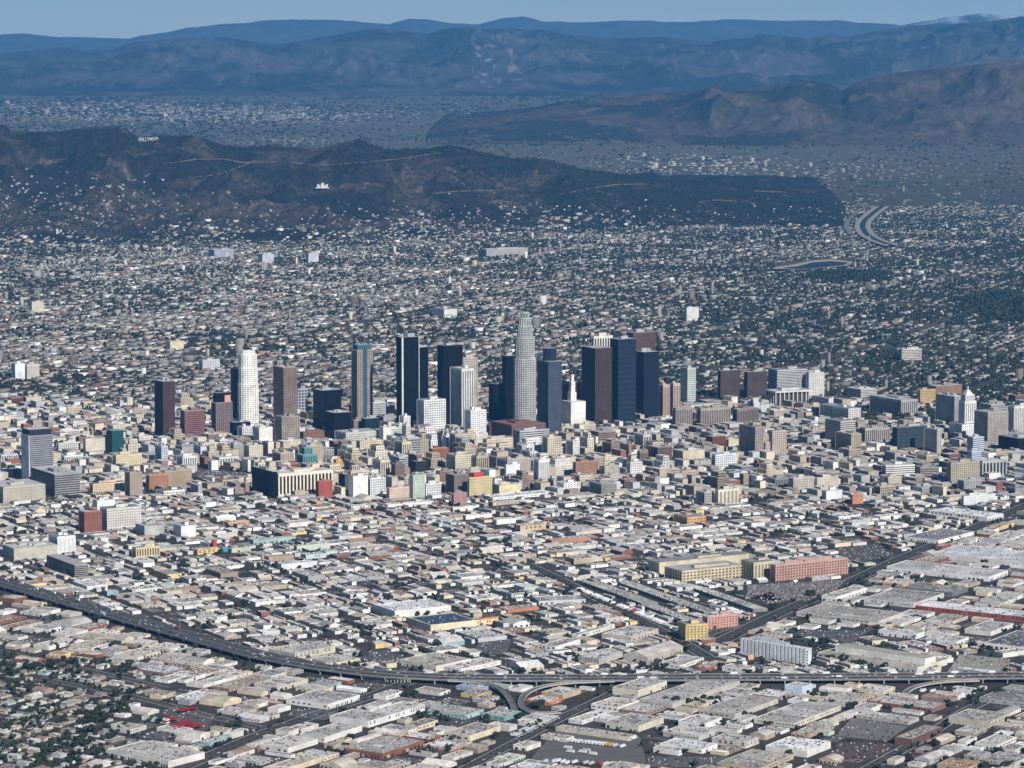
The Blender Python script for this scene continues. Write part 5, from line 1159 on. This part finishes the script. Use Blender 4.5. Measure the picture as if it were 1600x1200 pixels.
# palms
b = MB(); b.prism([(.35 * math.cos(k), .35 * math.sin(k)) for k in np.arange(6) * math.pi / 3], 0, 15, (.12, .09, .07), poly2=[(.22 * math.cos(k), .22 * math.sin(k)) for k in np.arange(6) * math.pi / 3]); o = b.build("trunk", [M_BARK]); PT = o.data; bpy.data.objects.remove(o)
b = MB()
for i in range(16):
    a = i * 6.283 / 16; q = .35 if i % 2 else -.1
    for s in range(2):
        r0, r1 = .2 + 1.5 * s, 1.7 + 1.5 * s; z0, z1 = 15 + q * s * 2 + .6 * s, 15 + q * 2 * (s + 1) + (.6 if s == 0 else -.6)
        w = .5 - .15 * s; ca, sa = math.cos(a), math.sin(a); b.quad([(r0 * ca - w * sa, r0 * sa + w * ca, z0), (r0 * ca + w * sa, r0 * sa - w * ca, z0), (r1 * ca + w * .5 * sa, r1 * sa - w * .5 * ca, z1), (r1 * ca - w * .5 * sa, r1 * sa + w * .5 * ca, z1)], (.04, .055, .025))
o = b.build("crown", [M_LEAF]); PC = o.data; bpy.data.objects.remove(o)
for px, py in ((513, 996), (518, 999), (523, 1001), (527, 1000), (551, 1008), (556, 1010), (547, 1007), (634, 1003), (348, 1003), (372, 1005), (1440, 1002), (1476, 985)):
    c = g(px, py); t = thing("palm_tree", "", "palm", (*c, 0)); s = random.uniform(.9, 1.3)
    for nm, d in (("trunk", PT), ("crown", PC)):
        o = bpy.data.objects.new(nm, d); col.objects.link(o); o.parent = t; o.scale = (s, s, s)
    describe(t, "tall thin palm", "palm", *c, "tall palms")

# ------------------------------------------------------------------ vehicles
b = MB(); b.box(0, 0, .35, 4.5, 1.8, .75, 0, (1, 1, 1)); b.prism(rect(-.2, 0, 2.7, 1.7, 0), 1.1, 1.5, (.05, .05, .06), 1, poly2=rect(-.2, 0, 1.9, 1.4, 0), tc=(1, 1, 1), tm=0)
for x in (-1.4, 1.4):
    for y in (-.85, .85): b.box(x, y, 0, .65, .22, .65, 0, (.02, .02, .02), 2)
M_TYRE = mat("tyre_rubber", .9, .1, use='rgb', base=(.02, .02, .02))
o = b.build("car", [M_CAR, M_GLASS, M_TYRE]); CAR = o.data; bpy.data.objects.remove(o)
def mesh_of(f, name, mats):
    b = MB(); f(b); o = b.build(name, mats); d = o.data; bpy.data.objects.remove(o); return d
def _box_(b): b.box(-1.2, 0, 1.0, 8.6, 2.5, 2.9, 0, (1, 1, 1), bottom=True)
def _cab_(b): b.box(4.3, 0, .6, 2.0, 2.3, 1.1, 0, (1, 1, 1)); b.prism(rect(4.2, 0, 1.8, 2.2, 0), 1.7, 2.7, (.04, .04, .05), 1, poly2=rect(4.0, 0, 1.4, 2.1, 0), tc=(1, 1, 1), tm=0)
def _wheel_(b):
    for x in (-4, -2.8, 3.9):
        for y in (-1.05, 1.05): b.box(x, y, 0, 1, .3, 1, 0, (.02, .02, .02))
    b.box(0, 0, .6, 10, 1, .4, 0, (.05, .05, .05))
TK = [("cargo_box", mesh_of(_box_, "cargo_box", [M_CAR])), ("cab", mesh_of(_cab_, "cab", [M_CAR, M_GLASS])), ("chassis", mesh_of(_wheel_, "chassis", [M_TYRE]))]
CC = [("white", (.75, .75, .75)), ("silver", (.45, .46, .47)), ("black", (.02, .02, .022)), ("dark grey", (.1, .1, .105)), ("red", (.35, .03, .03)), ("blue", (.05, .09, .22)), ("tan", (.38, .31, .22)), ("green", (.05, .12, .08))]
CWT = [12, 8, 4, 3, 1, 1, 2, .5]
def car(x, y, z, a, phrase, group, rel=None):
    nm, c = random.choices(CC, CWT)[0]; o = bpy.data.objects.new("car", CAR); col.objects.link(o); o.location = (x, y, z); o.rotation_euler = (0, 0, a); o.color = (*c, 1)
    describe(o, f"{nm} car {phrase}", "car", x, y, group, rel)
def truck(x, y, z, a, phrase, group, rel=None, s=1.0):
    t = thing("box_truck", "", "truck", (x, y, z)); t.rotation_euler = (0, 0, a); t.scale = (s * 1.15, s, s)
    nm, c = random.choices([("white", (.78, .78, .77)), ("pale grey", (.55, .56, .57)), ("red", (.4, .05, .04)), ("yellow", (.6, .42, .08))], [20, 4, .5, .5])[0]
    for n_, d in TK:
        o = bpy.data.objects.new(n_, d); col.objects.link(o); o.parent = t; o.color = (*c, 1)
    describe(t, f"{nm} box truck {phrase}", "truck", x, y, group, rel)
FA = np.arctan2(*np.gradient(FL, axis=0).T[::-1])
for lane in (-18, -14.3, -10.6, -7, -3.3, 3.3, 7, 10.6, 14.3, 18):
    s = random.uniform(0, 6); near = lane < 0
    while s < len(FL) - 2:
        i = int(s); q = FL[i] + FN[i] * lane; px, py = pr(q[0], q[1], FZ)
        if -5 < px < 1605:
            a = FA[i] + (0 if near else math.pi)
            rel = "on the freeway's " + ("near" if near else "far") + " side"
            if random.random() < (.2 if abs(lane) > 12 else .03): truck(q[0], q[1], FZ + .05, a, "", "vehicles on the freeway", "driving " + rel, random.uniform(.9, 1.2)); s += 3
            else: car(q[0], q[1], FZ + .05, a, "", "vehicles on the freeway", "driving " + rel)
        s += random.expovariate(1 / 6.8) + 1.4
for key, n in (("avenue", 14), ("market", 6), ("rail", 10), ("south", 10), ("east", 8), ("west", 6)):
    L, hw = ROADS[key]; N = normals(L)
    for _ in range(n):
        i = random.randrange(1, len(L) - 1); sd_ = random.choice((-1, 1)); q = L[i] + N[i] * sd_ * hw * random.choice((.3, .7)); d = L[i + 1] - L[i]
        car(q[0], q[1], .1, math.atan2(d[1], d[0]) + (0 if sd_ < 0 else math.pi), "", "cars on the streets", {"avenue": "driving along the wide diagonal avenue", "market": "driving beside the produce sheds' trees", "rail": "driving along the lower left diagonal road", "south": "driving along the road below the freeway fork", "east": "driving along the road by the dark brick mill", "west": "driving along the lower left cross street"}[key])
def truck_row(p, q, n, a, phrase, s=1.0, jit=.5):
    A, B = np.array(g(*p)), np.array(g(*q))
    for i in range(n):
        if random.random() < .12: continue
        c = A + (B - A) * (i + .5) / n; truck(c[0] + random.gauss(0, jit), c[1] + random.gauss(0, jit), .12, a, phrase, "box trucks at the docks", "", s)
truck_row((903, 921), (1040, 977), 40, rad(204), "parked along the first produce shed", 1.15)
truck_row((1012, 927), (1080, 955), 20, rad(204), "parked between the produce sheds", 1.15)
truck_row((960, 922), (1015, 944), 10, rad(24), "parked behind the first produce shed", 1.0)
truck_row((1108, 940), (1160, 960), 12, rad(204), "parked beside the last produce shed", 1.1)
truck_row((868, 1156), (975, 1168), 20, rad(57), "backed onto the narrow dock building", 1.2)
truck_row((940, 1150), (1000, 1156), 10, rad(57), "parked behind the narrow dock building", 1.2)
truck_row((803, 1152), (868, 1122), 18, rad(-33), "parked along the left yard fence", 1.2)
truck_row((850, 1190), (960, 1196), 12, rad(57), "parked at the bottom of the yard", 1.2, 3)
truck_row((880, 1172), (930, 1180), 6, rad(147), "standing in the middle of the yard", 1.2, 6)
truck_row((1500, 1046), (1550, 1052), 9, rad(147), "parked right of the big tan factory", 1.2, 2)
truck_row((1130, 1192), (1180, 1196), 8, rad(57), "parked at the bottom right of the yard", 1.2, 2)
truck_row((1440, 1080), (1500, 1090), 9, rad(57), "parked below the freeway at right", 1.2, 4)
random.shuffle(PARK); PARK = PARK[:9000]; PARK.sort(key=lambda p: p[1])
for x, y, a in PARK[:15]: car(x, y, .12, a, "parked", "parked cars")
A = np.array(PARK[15:]); n = len(A); CW2 = np.array([4, 5, 7, 7, 2, 2, 3, 1.]); ci = R.choice(len(CC), n, p=CW2 / CW2.sum()); cc = np.array([c[1] for c in CC])[ci]
p1 = boxes(A[:, 0], A[:, 1], np.full(n, .3), np.full(n, 4.5), np.full(n, 1.8), np.full(n, .8), A[:, 2], cc, cc)
p2 = boxes(A[:, 0], A[:, 1], np.full(n, 1.1), np.full(n, 2.3), np.full(n, 1.6), np.full(n, .4), A[:, 2], np.full((n, 3), .04), cc)
o = finish("parked_car_mass", *join_arrays([p1, p2]), [M_PLAIN]); o["kind"] = "stuff"; tag(o, "hundreds of tiny parked cars filling the lots further back", "cars")
# light masts beside the freeway
for px in (120, 260, 420, 560, 660, 785, 900, 1020, 1140, 1270, 1390, 1500, 1580):
    i = int(np.argmin(np.abs(np.array([pr(*p, FZ)[0] for p in FL]) - px))); c = FL[i] + FN[i] * (FHW + 2); hm = 26 if px == 785 else 13
    t = thing("light_mast", "", "light mast", (*c, 0)); b = MB(); b.prism([(.45 * math.cos(k), .45 * math.sin(k)) for k in np.arange(6) * math.pi / 3], 0, FZ + hm, (.5, .5, .5), poly2=[(.2 * math.cos(k), .2 * math.sin(k)) for k in np.arange(6) * math.pi / 3]); b.build("pole", [M_PLAIN], t)
    b = MB(); b.box(0, 0, FZ + hm, 3.5, 1, .5, 0, (.6, .6, .58), bottom=True); b.build("lamp_head", [M_PLAIN], t)
    describe(t, ("tall thick" if px == 785 else "thin grey") + " light mast beside the freeway", "light mast", *c, "freeway light masts", "")

# ------------------------------------------------------------------ the endless city behind the centre
th = rad(67.6); ca, sa = math.cos(th), math.sin(th)
si, tj = np.meshgrid(np.arange(-480, 480), np.arange(-380, 380)); si = si.ravel().astype(float); tj = tj.ravel().astype(float)
S = si * 20 + np.floor(si / 8) * 18 + R.uniform(-3, 3, len(si)); Tt = tj * 24 + np.floor(tj / 2) * 18 + R.uniform(-3, 3, len(si))
cx = S * ca - Tt * sa; cy = 12800 + S * sa + Tt * ca
PX, PY = pr(cx, cy, 0)
wood = lambda px, py: np.maximum(np.exp(-(((px - 1580) / 100) ** 2 + ((py - 480) / 30) ** 2) * 1.2), np.exp(-(((px - 1330) / 80) ** 2 + ((py - 432) / 9) ** 2)) * .9)
keep = (cy > 8900) & (cy < 18600) & (PX > -40) & (PX < 1640) & (PY < 634)
lake = (PX > 1208) & (PX < 1334) & (np.abs(PY - np.interp(PX, [1206, 1260, 1300, 1334], [418.5, 415.5, 411.5, 409])) < 7)
river = (np.abs(PX - np.interp(PY, [300, 318, 340, 352, 366, 385], [1420, 1388, 1358, 1346, 1352, 1385])) < 15) & (PY > 300) & (PY < 384)
hz = R1.height(cx, cy); gg = gz(cx, cy); onhill = hz > gg + 6
patch = fbm(cx / 500, cy / 500, 61, 3)
pb = np.where(onhill, np.clip(1.0 - (hz - gg) / 90, 0, 1) * sst(.4, .62, patch) * .6, .84 - .12 * sst(500, 1400, PX) - .34 * sst(.48, .62, patch))
pb = pb * (1 - sst(.35, .6, wood(PX, PY))); pb = np.where(onhill, pb * (1 - .8 * sst(850, 1250, PX)), pb)
ocj = np.clip(((cx - OX) / OR).astype(int), 0, occ.shape[1] - 1); oci = np.clip(((cy - OY) / OR).astype(int), 0, occ.shape[0] - 1)
inocc = (cy < OY + OR * occ.shape[0] - 5) & occ[oci, ocj]
def boulevard(x, y): return (np.abs(((x * ca + (y - 12800) * sa) / 800) % 1 - .5) > .478) | (np.abs(((-x * sa + (y - 12800) * ca) / 640) % 1 - .5) > .475)
keep &= ~(boulevard(cx, cy) & ~onhill)
keep &= (R.random(len(cx)) < pb) & ~lake & ~river & ~inocc
cx, cy, PX, PY = cx[keep], cy[keep], PX[keep], PY[keep]; n = len(cx); zz = surf(cx, cy)
art = (np.abs(((cx * ca + (cy - 12800) * sa) / 800) % 1 - .5) > .44) | (np.abs(((-cx * sa + (cy - 12800) * ca) / 640) % 1 - .5) > .46)
dens = (1 - sst(500, 1300, PX)) * (1 - sst(10500, 14500, cy))
big = (R.random(n) < .05 + .25 * dens) | (art & (R.random(n) < .5))
w = np.where(big, R.uniform(16, 40, n), R.uniform(7, 14, n)); d = np.where(big, R.uniform(14, 30, n), R.uniform(7, 14, n)); h = np.where(big, R.uniform(5, 12, n), R.uniform(3, 6, n))
h = np.where(R.random(n) < .006, R.uniform(18, 34, n), h)
PAL = np.array([(.72, .7, .66), (.62, .58, .5), (.5, .45, .37), (.4, .34, .28), (.55, .44, .34), (.66, .62, .5), (.35, .35, .35), (.5, .5, .5), (.42, .24, .18)])
RPAL = np.array([(.46, .45, .43), (.3, .28, .26), (.58, .57, .55), (.22, .19, .17), (.36, .24, .18), (.7, .7, .69), (.38, .35, .31), (.16, .15, .15)])
cw = PAL[R.choice(len(PAL), n, p=[.15, .15, .17, .14, .1, .1, .07, .07, .05])] * np.where(R.random((n, 1)) < .22, R.uniform(.85, 1.2, (n, 1)), R.uniform(.28, .75, (n, 1))) * (1 - .2 * sst(600, 1400, PX))[:, None]
cr = RPAL[R.choice(len(RPAL), n, p=[.18, .2, .11, .17, .11, .04, .11, .08])] * R.uniform(.45, .9, (n, 1))
near = cy < 11400
def put(mask, name, label):
    o = finish(name, *boxes(cx[mask], cy[mask], zz[mask] - 2, w[mask], d[mask], h[mask] + 2, np.full(mask.sum(), th) + (R.random(mask.sum()) < .12) * .4, cw[mask], cr[mask]), [M_CITY]); o["kind"] = "stuff"; tag(o, label, "houses")
put(near, "city_sprawl", "carpet of apartments and small houses directly behind the towers")
put(~near, "distant_sprawl", "carpet of distant houses reaching the foot of the hills")
NB = n
# trees between the houses
def scatter(n, y0, y1):
    d_ = np.sqrt(R.uniform(y0 ** 2, y1 ** 2, n)); return d_ * R.uniform(-.172, .172, n), d_
tx, ty = scatter(200000, 8900, 18500); TX, TY = pr(tx, ty, 0)
hz = R1.height(tx, ty); gg = gz(tx, ty); onhill = hz > gg + 6
pat = fbm(tx / 420, ty / 420, 91, 4); pat2 = fbm(tx / 130, ty / 130, 92, 3)
p = .34 + .42 * sst(250, 1150, TX) * sst(8900, 12500, ty) + .22 * sst(12000, 15500, ty); p = p * (.28 + 2.3 * sst(.42, .64, pat)) * (.5 + sst(.35, .65, pat2))
p = np.where(onhill, .75 * sst(.38, .58, pat) + .2, p); p = np.maximum(p, wood(TX, TY) * 1.3)
lake = (TX > 1210) & (TX < 1332) & (np.abs(TY - np.interp(TX, [1206, 1260, 1300, 1334], [418.5, 415.5, 411.5, 409])) < 7); river = (np.abs(TX - np.interp(TY, [300, 318, 340, 352, 366, 385], [1420, 1388, 1358, 1346, 1352, 1385])) < 13) & (TY > 300) & (TY < 384)
ocj = np.clip(((tx - OX) / OR).astype(int), 0, occ.shape[1] - 1); oci = np.clip(((ty - OY) / OR).astype(int), 0, occ.shape[0] - 1); inocc = (ty < OY + OR * occ.shape[0] - 5) & occ[oci, ocj]
k = (R.random(len(tx)) < p) & (TY < 636) & ~(boulevard(tx, ty) & ~onhill) & ~lake & ~river & ~inocc; tx, ty = tx[k], ty[k]; n = len(tx); tz = surf(tx, ty)
r = (2.4 + 4.6 * R.random(n) ** 1.6) * (1 + .7 * sst(.3, .6, wood(*pr(tx, ty, 0)))); hh = r * R.uniform(1.3, 2.2, n)
nr = ty < 11500
def lc2(n): v = R.uniform(.55, 1.4, (n, 1)); return np.clip(np.array([.026, .036, .024]) * v, .006, 1)
o = finish("garden_tree_mass", *blobs(tx[nr], ty[nr], tz[nr] - 1, r[nr], hh[nr], lc2(nr.sum())), [M_LEAF]); o["kind"] = "stuff"; tag(o, "dark garden trees mixed between the houses behind the towers", "trees")
o = finish("distant_tree_mass", *blobs(tx[~nr], ty[~nr], tz[~nr] - 1, r[~nr], hh[~nr], lc2((~nr).sum()), 'oct'), [M_LEAF]); o["kind"] = "stuff"; tag(o, "dark distant trees mixed between houses below the hills", "trees")
# the valley beyond the hills
n = 30000; d_ = np.sqrt(R.uniform(17500 ** 2, 37500 ** 2, n)); x = d_ * R.uniform(-.172, .172, n); VX, VY = pr(x, d_, gz(x, d_))
hot = np.zeros(n)
for a, b_, s1, s2 in ((1060, 256, 140, 14), (1400, 312, 220, 14), (450, 222, 90, 9), (150, 160, 160, 12), (420, 180, 200, 12), (1530, 328, 120, 10), (980, 190, 120, 8), (200, 175, 300, 22), (1300, 270, 260, 20)): hot += np.exp(-((VX - a) / s1) ** 2 - ((VY - b_) / s2) ** 2)
k = (R.random(n) < np.clip(.07 + hot * .42, 0, 1) * (R2.height(x, d_) < gz(x, d_) + 45) * (1 - sst(30000, 37000, d_))) & ~((np.abs(VX - np.interp(VY, [300, 318, 340, 352, 366, 385], [1420, 1388, 1358, 1346, 1352, 1385])) < 16) & (VY > 300)); x, d_ = x[k], d_[k]; hv = hot[k]; n = len(x)
f = np.clip(d_ / 24000, .7, 1.6); w = R.uniform(9, 24, n) * f * (1 + hv * .5); dd = R.uniform(9, 24, n) * f * (1 + hv * .5); h = R.uniform(3, 6, n) * f
h = np.where((hv > .5) & (R.random(n) < .03), R.uniform(18, 38, n), h)
hb_ = (.24 + .2 * np.clip(hv, 0, 1) + .3 * np.exp(-((VX[k] - 1070) / 120) ** 2 - ((VY[k] - 256) / 14) ** 2))[:, None]; cw = PAL[R.choice(6, n)] * hb_; cr = np.array([(.3, .29, .27), (.25, .23, .2), (.4, .39, .37), (.2, .18, .16)])[R.choice(4, n)] * (hb_ / .42) ** .8
o = finish("valley_sprawl", *boxes(x, d_, np.maximum(gz(x, d_), R2.height(x, d_)) - 4, w, dd, h + 4, np.full(n, th), cw, cr), [M_CITY]); o["kind"] = "stuff"; tag(o, "pale specks of a hazy town in the valley beyond the hills", "houses")
n = 11000; d_ = np.sqrt(R.uniform(17500 ** 2, 37500 ** 2, n)); x = d_ * R.uniform(-.172, .172, n); pat = fbm(x / 900, d_ / 900, 44, 4)
VX, VY = pr(x, d_, gz(x, d_)); k = (R2.height(x, d_) < gz(x, d_) + 60) & (R.random(n) < .25 + .9 * sst(.45, .65, pat)) & ~((np.abs(VX - np.interp(VY, [300, 318, 340, 352, 366, 385], [1420, 1388, 1358, 1346, 1352, 1385])) < 24) & (VY > 300)); x, d_ = x[k], d_[k]; n = len(x); f = np.clip(d_ / 20000, .8, 2)
o = finish("valley_tree_mass", *blobs(x, d_, np.maximum(gz(x, d_), R2.height(x, d_)) - 1, R.uniform(7, 17, n) * f, R.uniform(8, 15, n) * f, lc2(n), 'oct'), [M_LEAF]); o["kind"] = "stuff"; tag(o, "dark patches of trees across the hazy valley", "trees")

# ------------------------------------------------------------------ lake, river, trails
def flat(name, pix, z, c, m):
    b = MB(); P = [g(*p, z) for p in pix]; b.quad([(*p, z) for p in P], c); o = b.build(name, [m]); o["kind"] = "structure"; return o
flat("lake_shore", [(1206, 420), (1260, 421), (1325, 415), (1334, 409), (1300, 405), (1268, 407), (1240, 413), (1212, 417)], 9, (.42, .36, .28), M_CONC)
flat("lake_water", [(1222, 419), (1262, 420), (1318, 414), (1326, 410), (1298, 408), (1270, 410), (1246, 416), (1226, 418)], 9.6, (.1, .1, .1), M_WATER)
RV = [(1530, 272), (1470, 286), (1425, 300), (1402, 312), (1382, 321), (1364, 334), (1350, 346), (1347, 356), (1354, 368), (1372, 378), (1398, 386)]
L = smooth_line([g(*p, 3) for p in RV], 60); b = MB(); strip(b, L, -42, 42, 7.6, (.34, .31, .26)); o = b.build("river_bank", [M_CONC]); o["kind"] = "structure"
b = MB(); strip(b, L, -14, 14, 8.2, (.06, .07, .08)); o = b.build("river", [M_WATER]); o["kind"] = "structure"
L2 = smooth_line([g(*(p[0] - 22 - (386 - p[1]) * .1, p[1]), 3) for p in RV[:9]], 60); b = MB(); strip(b, L2, -14, 14, 7.8, (.2, .19, .18)); o = b.build("road", [M_CONC]); o["kind"] = "structure"
def trail(pts, wd, c=(.14, .105, .08)):
    P = np.array(pts, float); t = np.linspace(0, len(P) - 1, len(P) * 14); q = np.c_[np.interp(t, np.arange(len(P)), P[:, 0]), np.interp(t, np.arange(len(P)), P[:, 1])]
    H = [R1.hit(*p) for p in q]; b = MB()
    for a, c2 in zip(H[:-1], H[1:]):
        if a is None or c2 is None or abs(a[1] - c2[1]) > 260: continue
        b.quad([(a[0], a[1] - wd, a[2] + 3), (c2[0], c2[1] - wd, c2[2] + 3), (c2[0], c2[1] + wd, c2[2] + 8), (a[0], a[1] + wd, a[2] + 8)], c)
    if b.f: o = b.build("path", [M_HILL]); o["kind"] = "structure"
for pts in ([(255, 258), (310, 250), (350, 250), (380, 256), (440, 254), (500, 260), (560, 256), (620, 250), (690, 240)], [(295, 280), (340, 274), (375, 262), (400, 252)], [(676, 304), (720, 300), (780, 299)], [(872, 306), (910, 298), (960, 290), (1005, 289)], [(1090, 318), (1120, 314), (1150, 316)], [(1250, 306), (1275, 320), (1295, 336), (1305, 350)], [(750, 270), (772, 282), (785, 296)], [(1180, 300), (1230, 302)]): trail(pts, 4)

# ------------------------------------------------------------------ hillside sign and white domed building
STROKES = {"H": [((0, 0), (0, 1)), ((.7, 0), (.7, 1)), ((0, .5), (.7, .5))], "O": [((.2, 0), (.55, 0)), ((.55, 0), (.75, .25)), ((.75, .25), (.75, .75)), ((.75, .75), (.55, 1)), ((.55, 1), (.2, 1)), ((.2, 1), (0, .75)), ((0, .75), (0, .25)), ((0, .25), (.2, 0))],
           "L": [((0, 0), (0, 1)), ((0, 0), (.6, 0))], "Y": [((.35, 0), (.35, .5)), ((.35, .5), (0, 1)), ((.35, .5), (.7, 1))], "W": [((0, 1), (.25, 0)), ((.25, 0), (.5, .8)), ((.5, .8), (.75, 0)), ((.75, 0), (1, 1))], "D": [((0, 0), (0, 1)), ((0, 1), (.4, 1)), ((.4, 1), (.7, .7)), ((.7, .7), (.7, .3)), ((.7, .3), (.4, 0)), ((.4, 0), (0, 0))]}
hp = R1.hit(232, 222) or R1.hit(232, 226)
t = thing("hillside_sign", "white capital letters reading HOLLYWOOD on the brown ridge", "sign", hp); REFS.append(("hillside sign", 232, 216))
LH = 19.0; x0 = -52
for i, ch in enumerate("HOLLYWOOD"):
    wdt = 1.0 if ch == "W" else .72; b = MB(); zoff = float(np.interp(x0, [-52, 52], [0, 4]))
    for (a0, b0), (a1, b1) in STROKES[ch]:
        p, q = np.array([a0, b0]) * (12, LH), np.array([a1, b1]) * (12, LH); dv = q - p; nn = np.array([-dv[1], dv[0]]) / np.linalg.norm(dv) * 1.7; ex = dv / np.linalg.norm(dv) * 1.0
        c4 = [p - nn - ex, q - nn + ex, q + nn + ex, p + nn - ex]
        fr = [(x0 + v[0], -24, 6 + v[1] + zoff) for v in c4]; bk = [(x0 + v[0], -23, 6 + v[1] + zoff) for v in c4]
        b.quad(fr, (.62, .62, .62)); b.quad(bk[::-1], (.6, .6, .6))
        for s in range(4): b.quad([fr[s], bk[s], bk[(s + 1) % 4], fr[(s + 1) % 4]], (.7, .7, .7))
    b.build("letter_" + ch.lower(), [M_PLAIN], t); x0 += wdt * 12 + 3.6
hp = R1.hit(504, 291); o0 = hp; t = thing("observatory", "white domed observatory perched on the brown hillside", "observatory", o0); REFS.append(("observatory", 504, 286))
def dome(x, y, z, r, c):
    b = MB(); n = 12
    for j in range(4):
        a0, a1 = j * math.pi / 8, (j + 1) * math.pi / 8
        for i in range(n):
            k0, k1 = 2 * math.pi * i / n, 2 * math.pi * (i + 1) / n; P_ = lambda a, k: (x + r * math.cos(a) * math.cos(k), y + r * math.cos(a) * math.sin(k), z + r * math.sin(a)); b.quad([P_(a0, k0), P_(a0, k1), P_(a1, k1), P_(a1, k0)], c)
    return b
b = MB(); b.box(0, 0, -12, 78, 24, 20, 0, (.56, .55, .52)); b.box(0, -6, -12, 24, 36, 26, 0, (.58, .57, .54)); b.box(0, -16, -14, 100, 40, 6, 0, (.6, .57, .5)); b.build("wall", [M_WALL], t)
t.scale = (.72, .72, .72)
for x, r in ((0, 11), (-33, 7), (33, 7)): dome(x, 0, 14 if x == 0 else 8, r, (.7, .7, .68)).build("dome", [M_PLAIN], t)
# houses on the slopes
hv = []; 
for _ in range(2200):
    px, py = random.uniform(-10, 1300), random.uniform(262, 362); w_ = 0
    w_ = max(w_, math.exp(-((px - 120) / 150) ** 2 - ((py - 318) / 34) ** 2), .8 * math.exp(-((px - 640) / 330) ** 2 - ((py - 338) / 18) ** 2), .7 * math.exp(-((px - 980) / 160) ** 2 - ((py - 345) / 20) ** 2), .25 * math.exp(-((px - 60) / 80) ** 2 - ((py - 275) / 10) ** 2))
    if random.random() < w_:
        q = R1.hit(px, py)
        if q: hv.append(q)
A = np.array(hv); n = len(A); cw = np.array([(.7, .68, .64), (.6, .55, .48), (.74, .73, .7), (.5, .42, .34)])[R.choice(4, n)]
o = finish("hillside_house_mass", *boxes(A[:, 0], A[:, 1], A[:, 2] - 5, R.uniform(8, 17, n), R.uniform(7, 11, n), R.uniform(7, 9.5, n), R.uniform(0, 3, n), cw * R.uniform(.25, .6, (n, 1)), cw * R.uniform(.6, .9, (n, 1))), [M_CITY]); o["kind"] = "stuff"; tag(o, "pale villas scattered over the lower slopes of the brown hills", "houses")
settle_labels()

# ------------------------------------------------------------------ air
b = MB(); X0, X1, Y0, Y1, Z0, Z1 = -35000, 35000, -3000, 78500, -80, max(1100, float(max(r_.Z.max() for r_ in (R1, R2, R3, R4)))) + 345
P = [(X0, Y0), (X1, Y0), (X1, Y1), (X0, Y1)]; b.prism(P, Z0, Z1, (1, 1, 1), bottom=True)
hm = bpy.data.materials.new("haze_air"); hm.use_nodes = True; nt = hm.node_tree; nt.nodes.clear()
pv = nt.nodes.new("ShaderNodeVolumePrincipled"); pv.inputs['Color'].default_value = (.12, .47, 1.0, 1); pv.inputs['Density'].default_value = 1.5e-5; pv.inputs['Anisotropy'].default_value = 0.0
mo = nt.nodes.new("ShaderNodeOutputMaterial"); nt.links.new(pv.outputs[0], mo.inputs['Volume'])
hz_ = b.build("haze", [hm]); hz_["kind"] = "stuff"
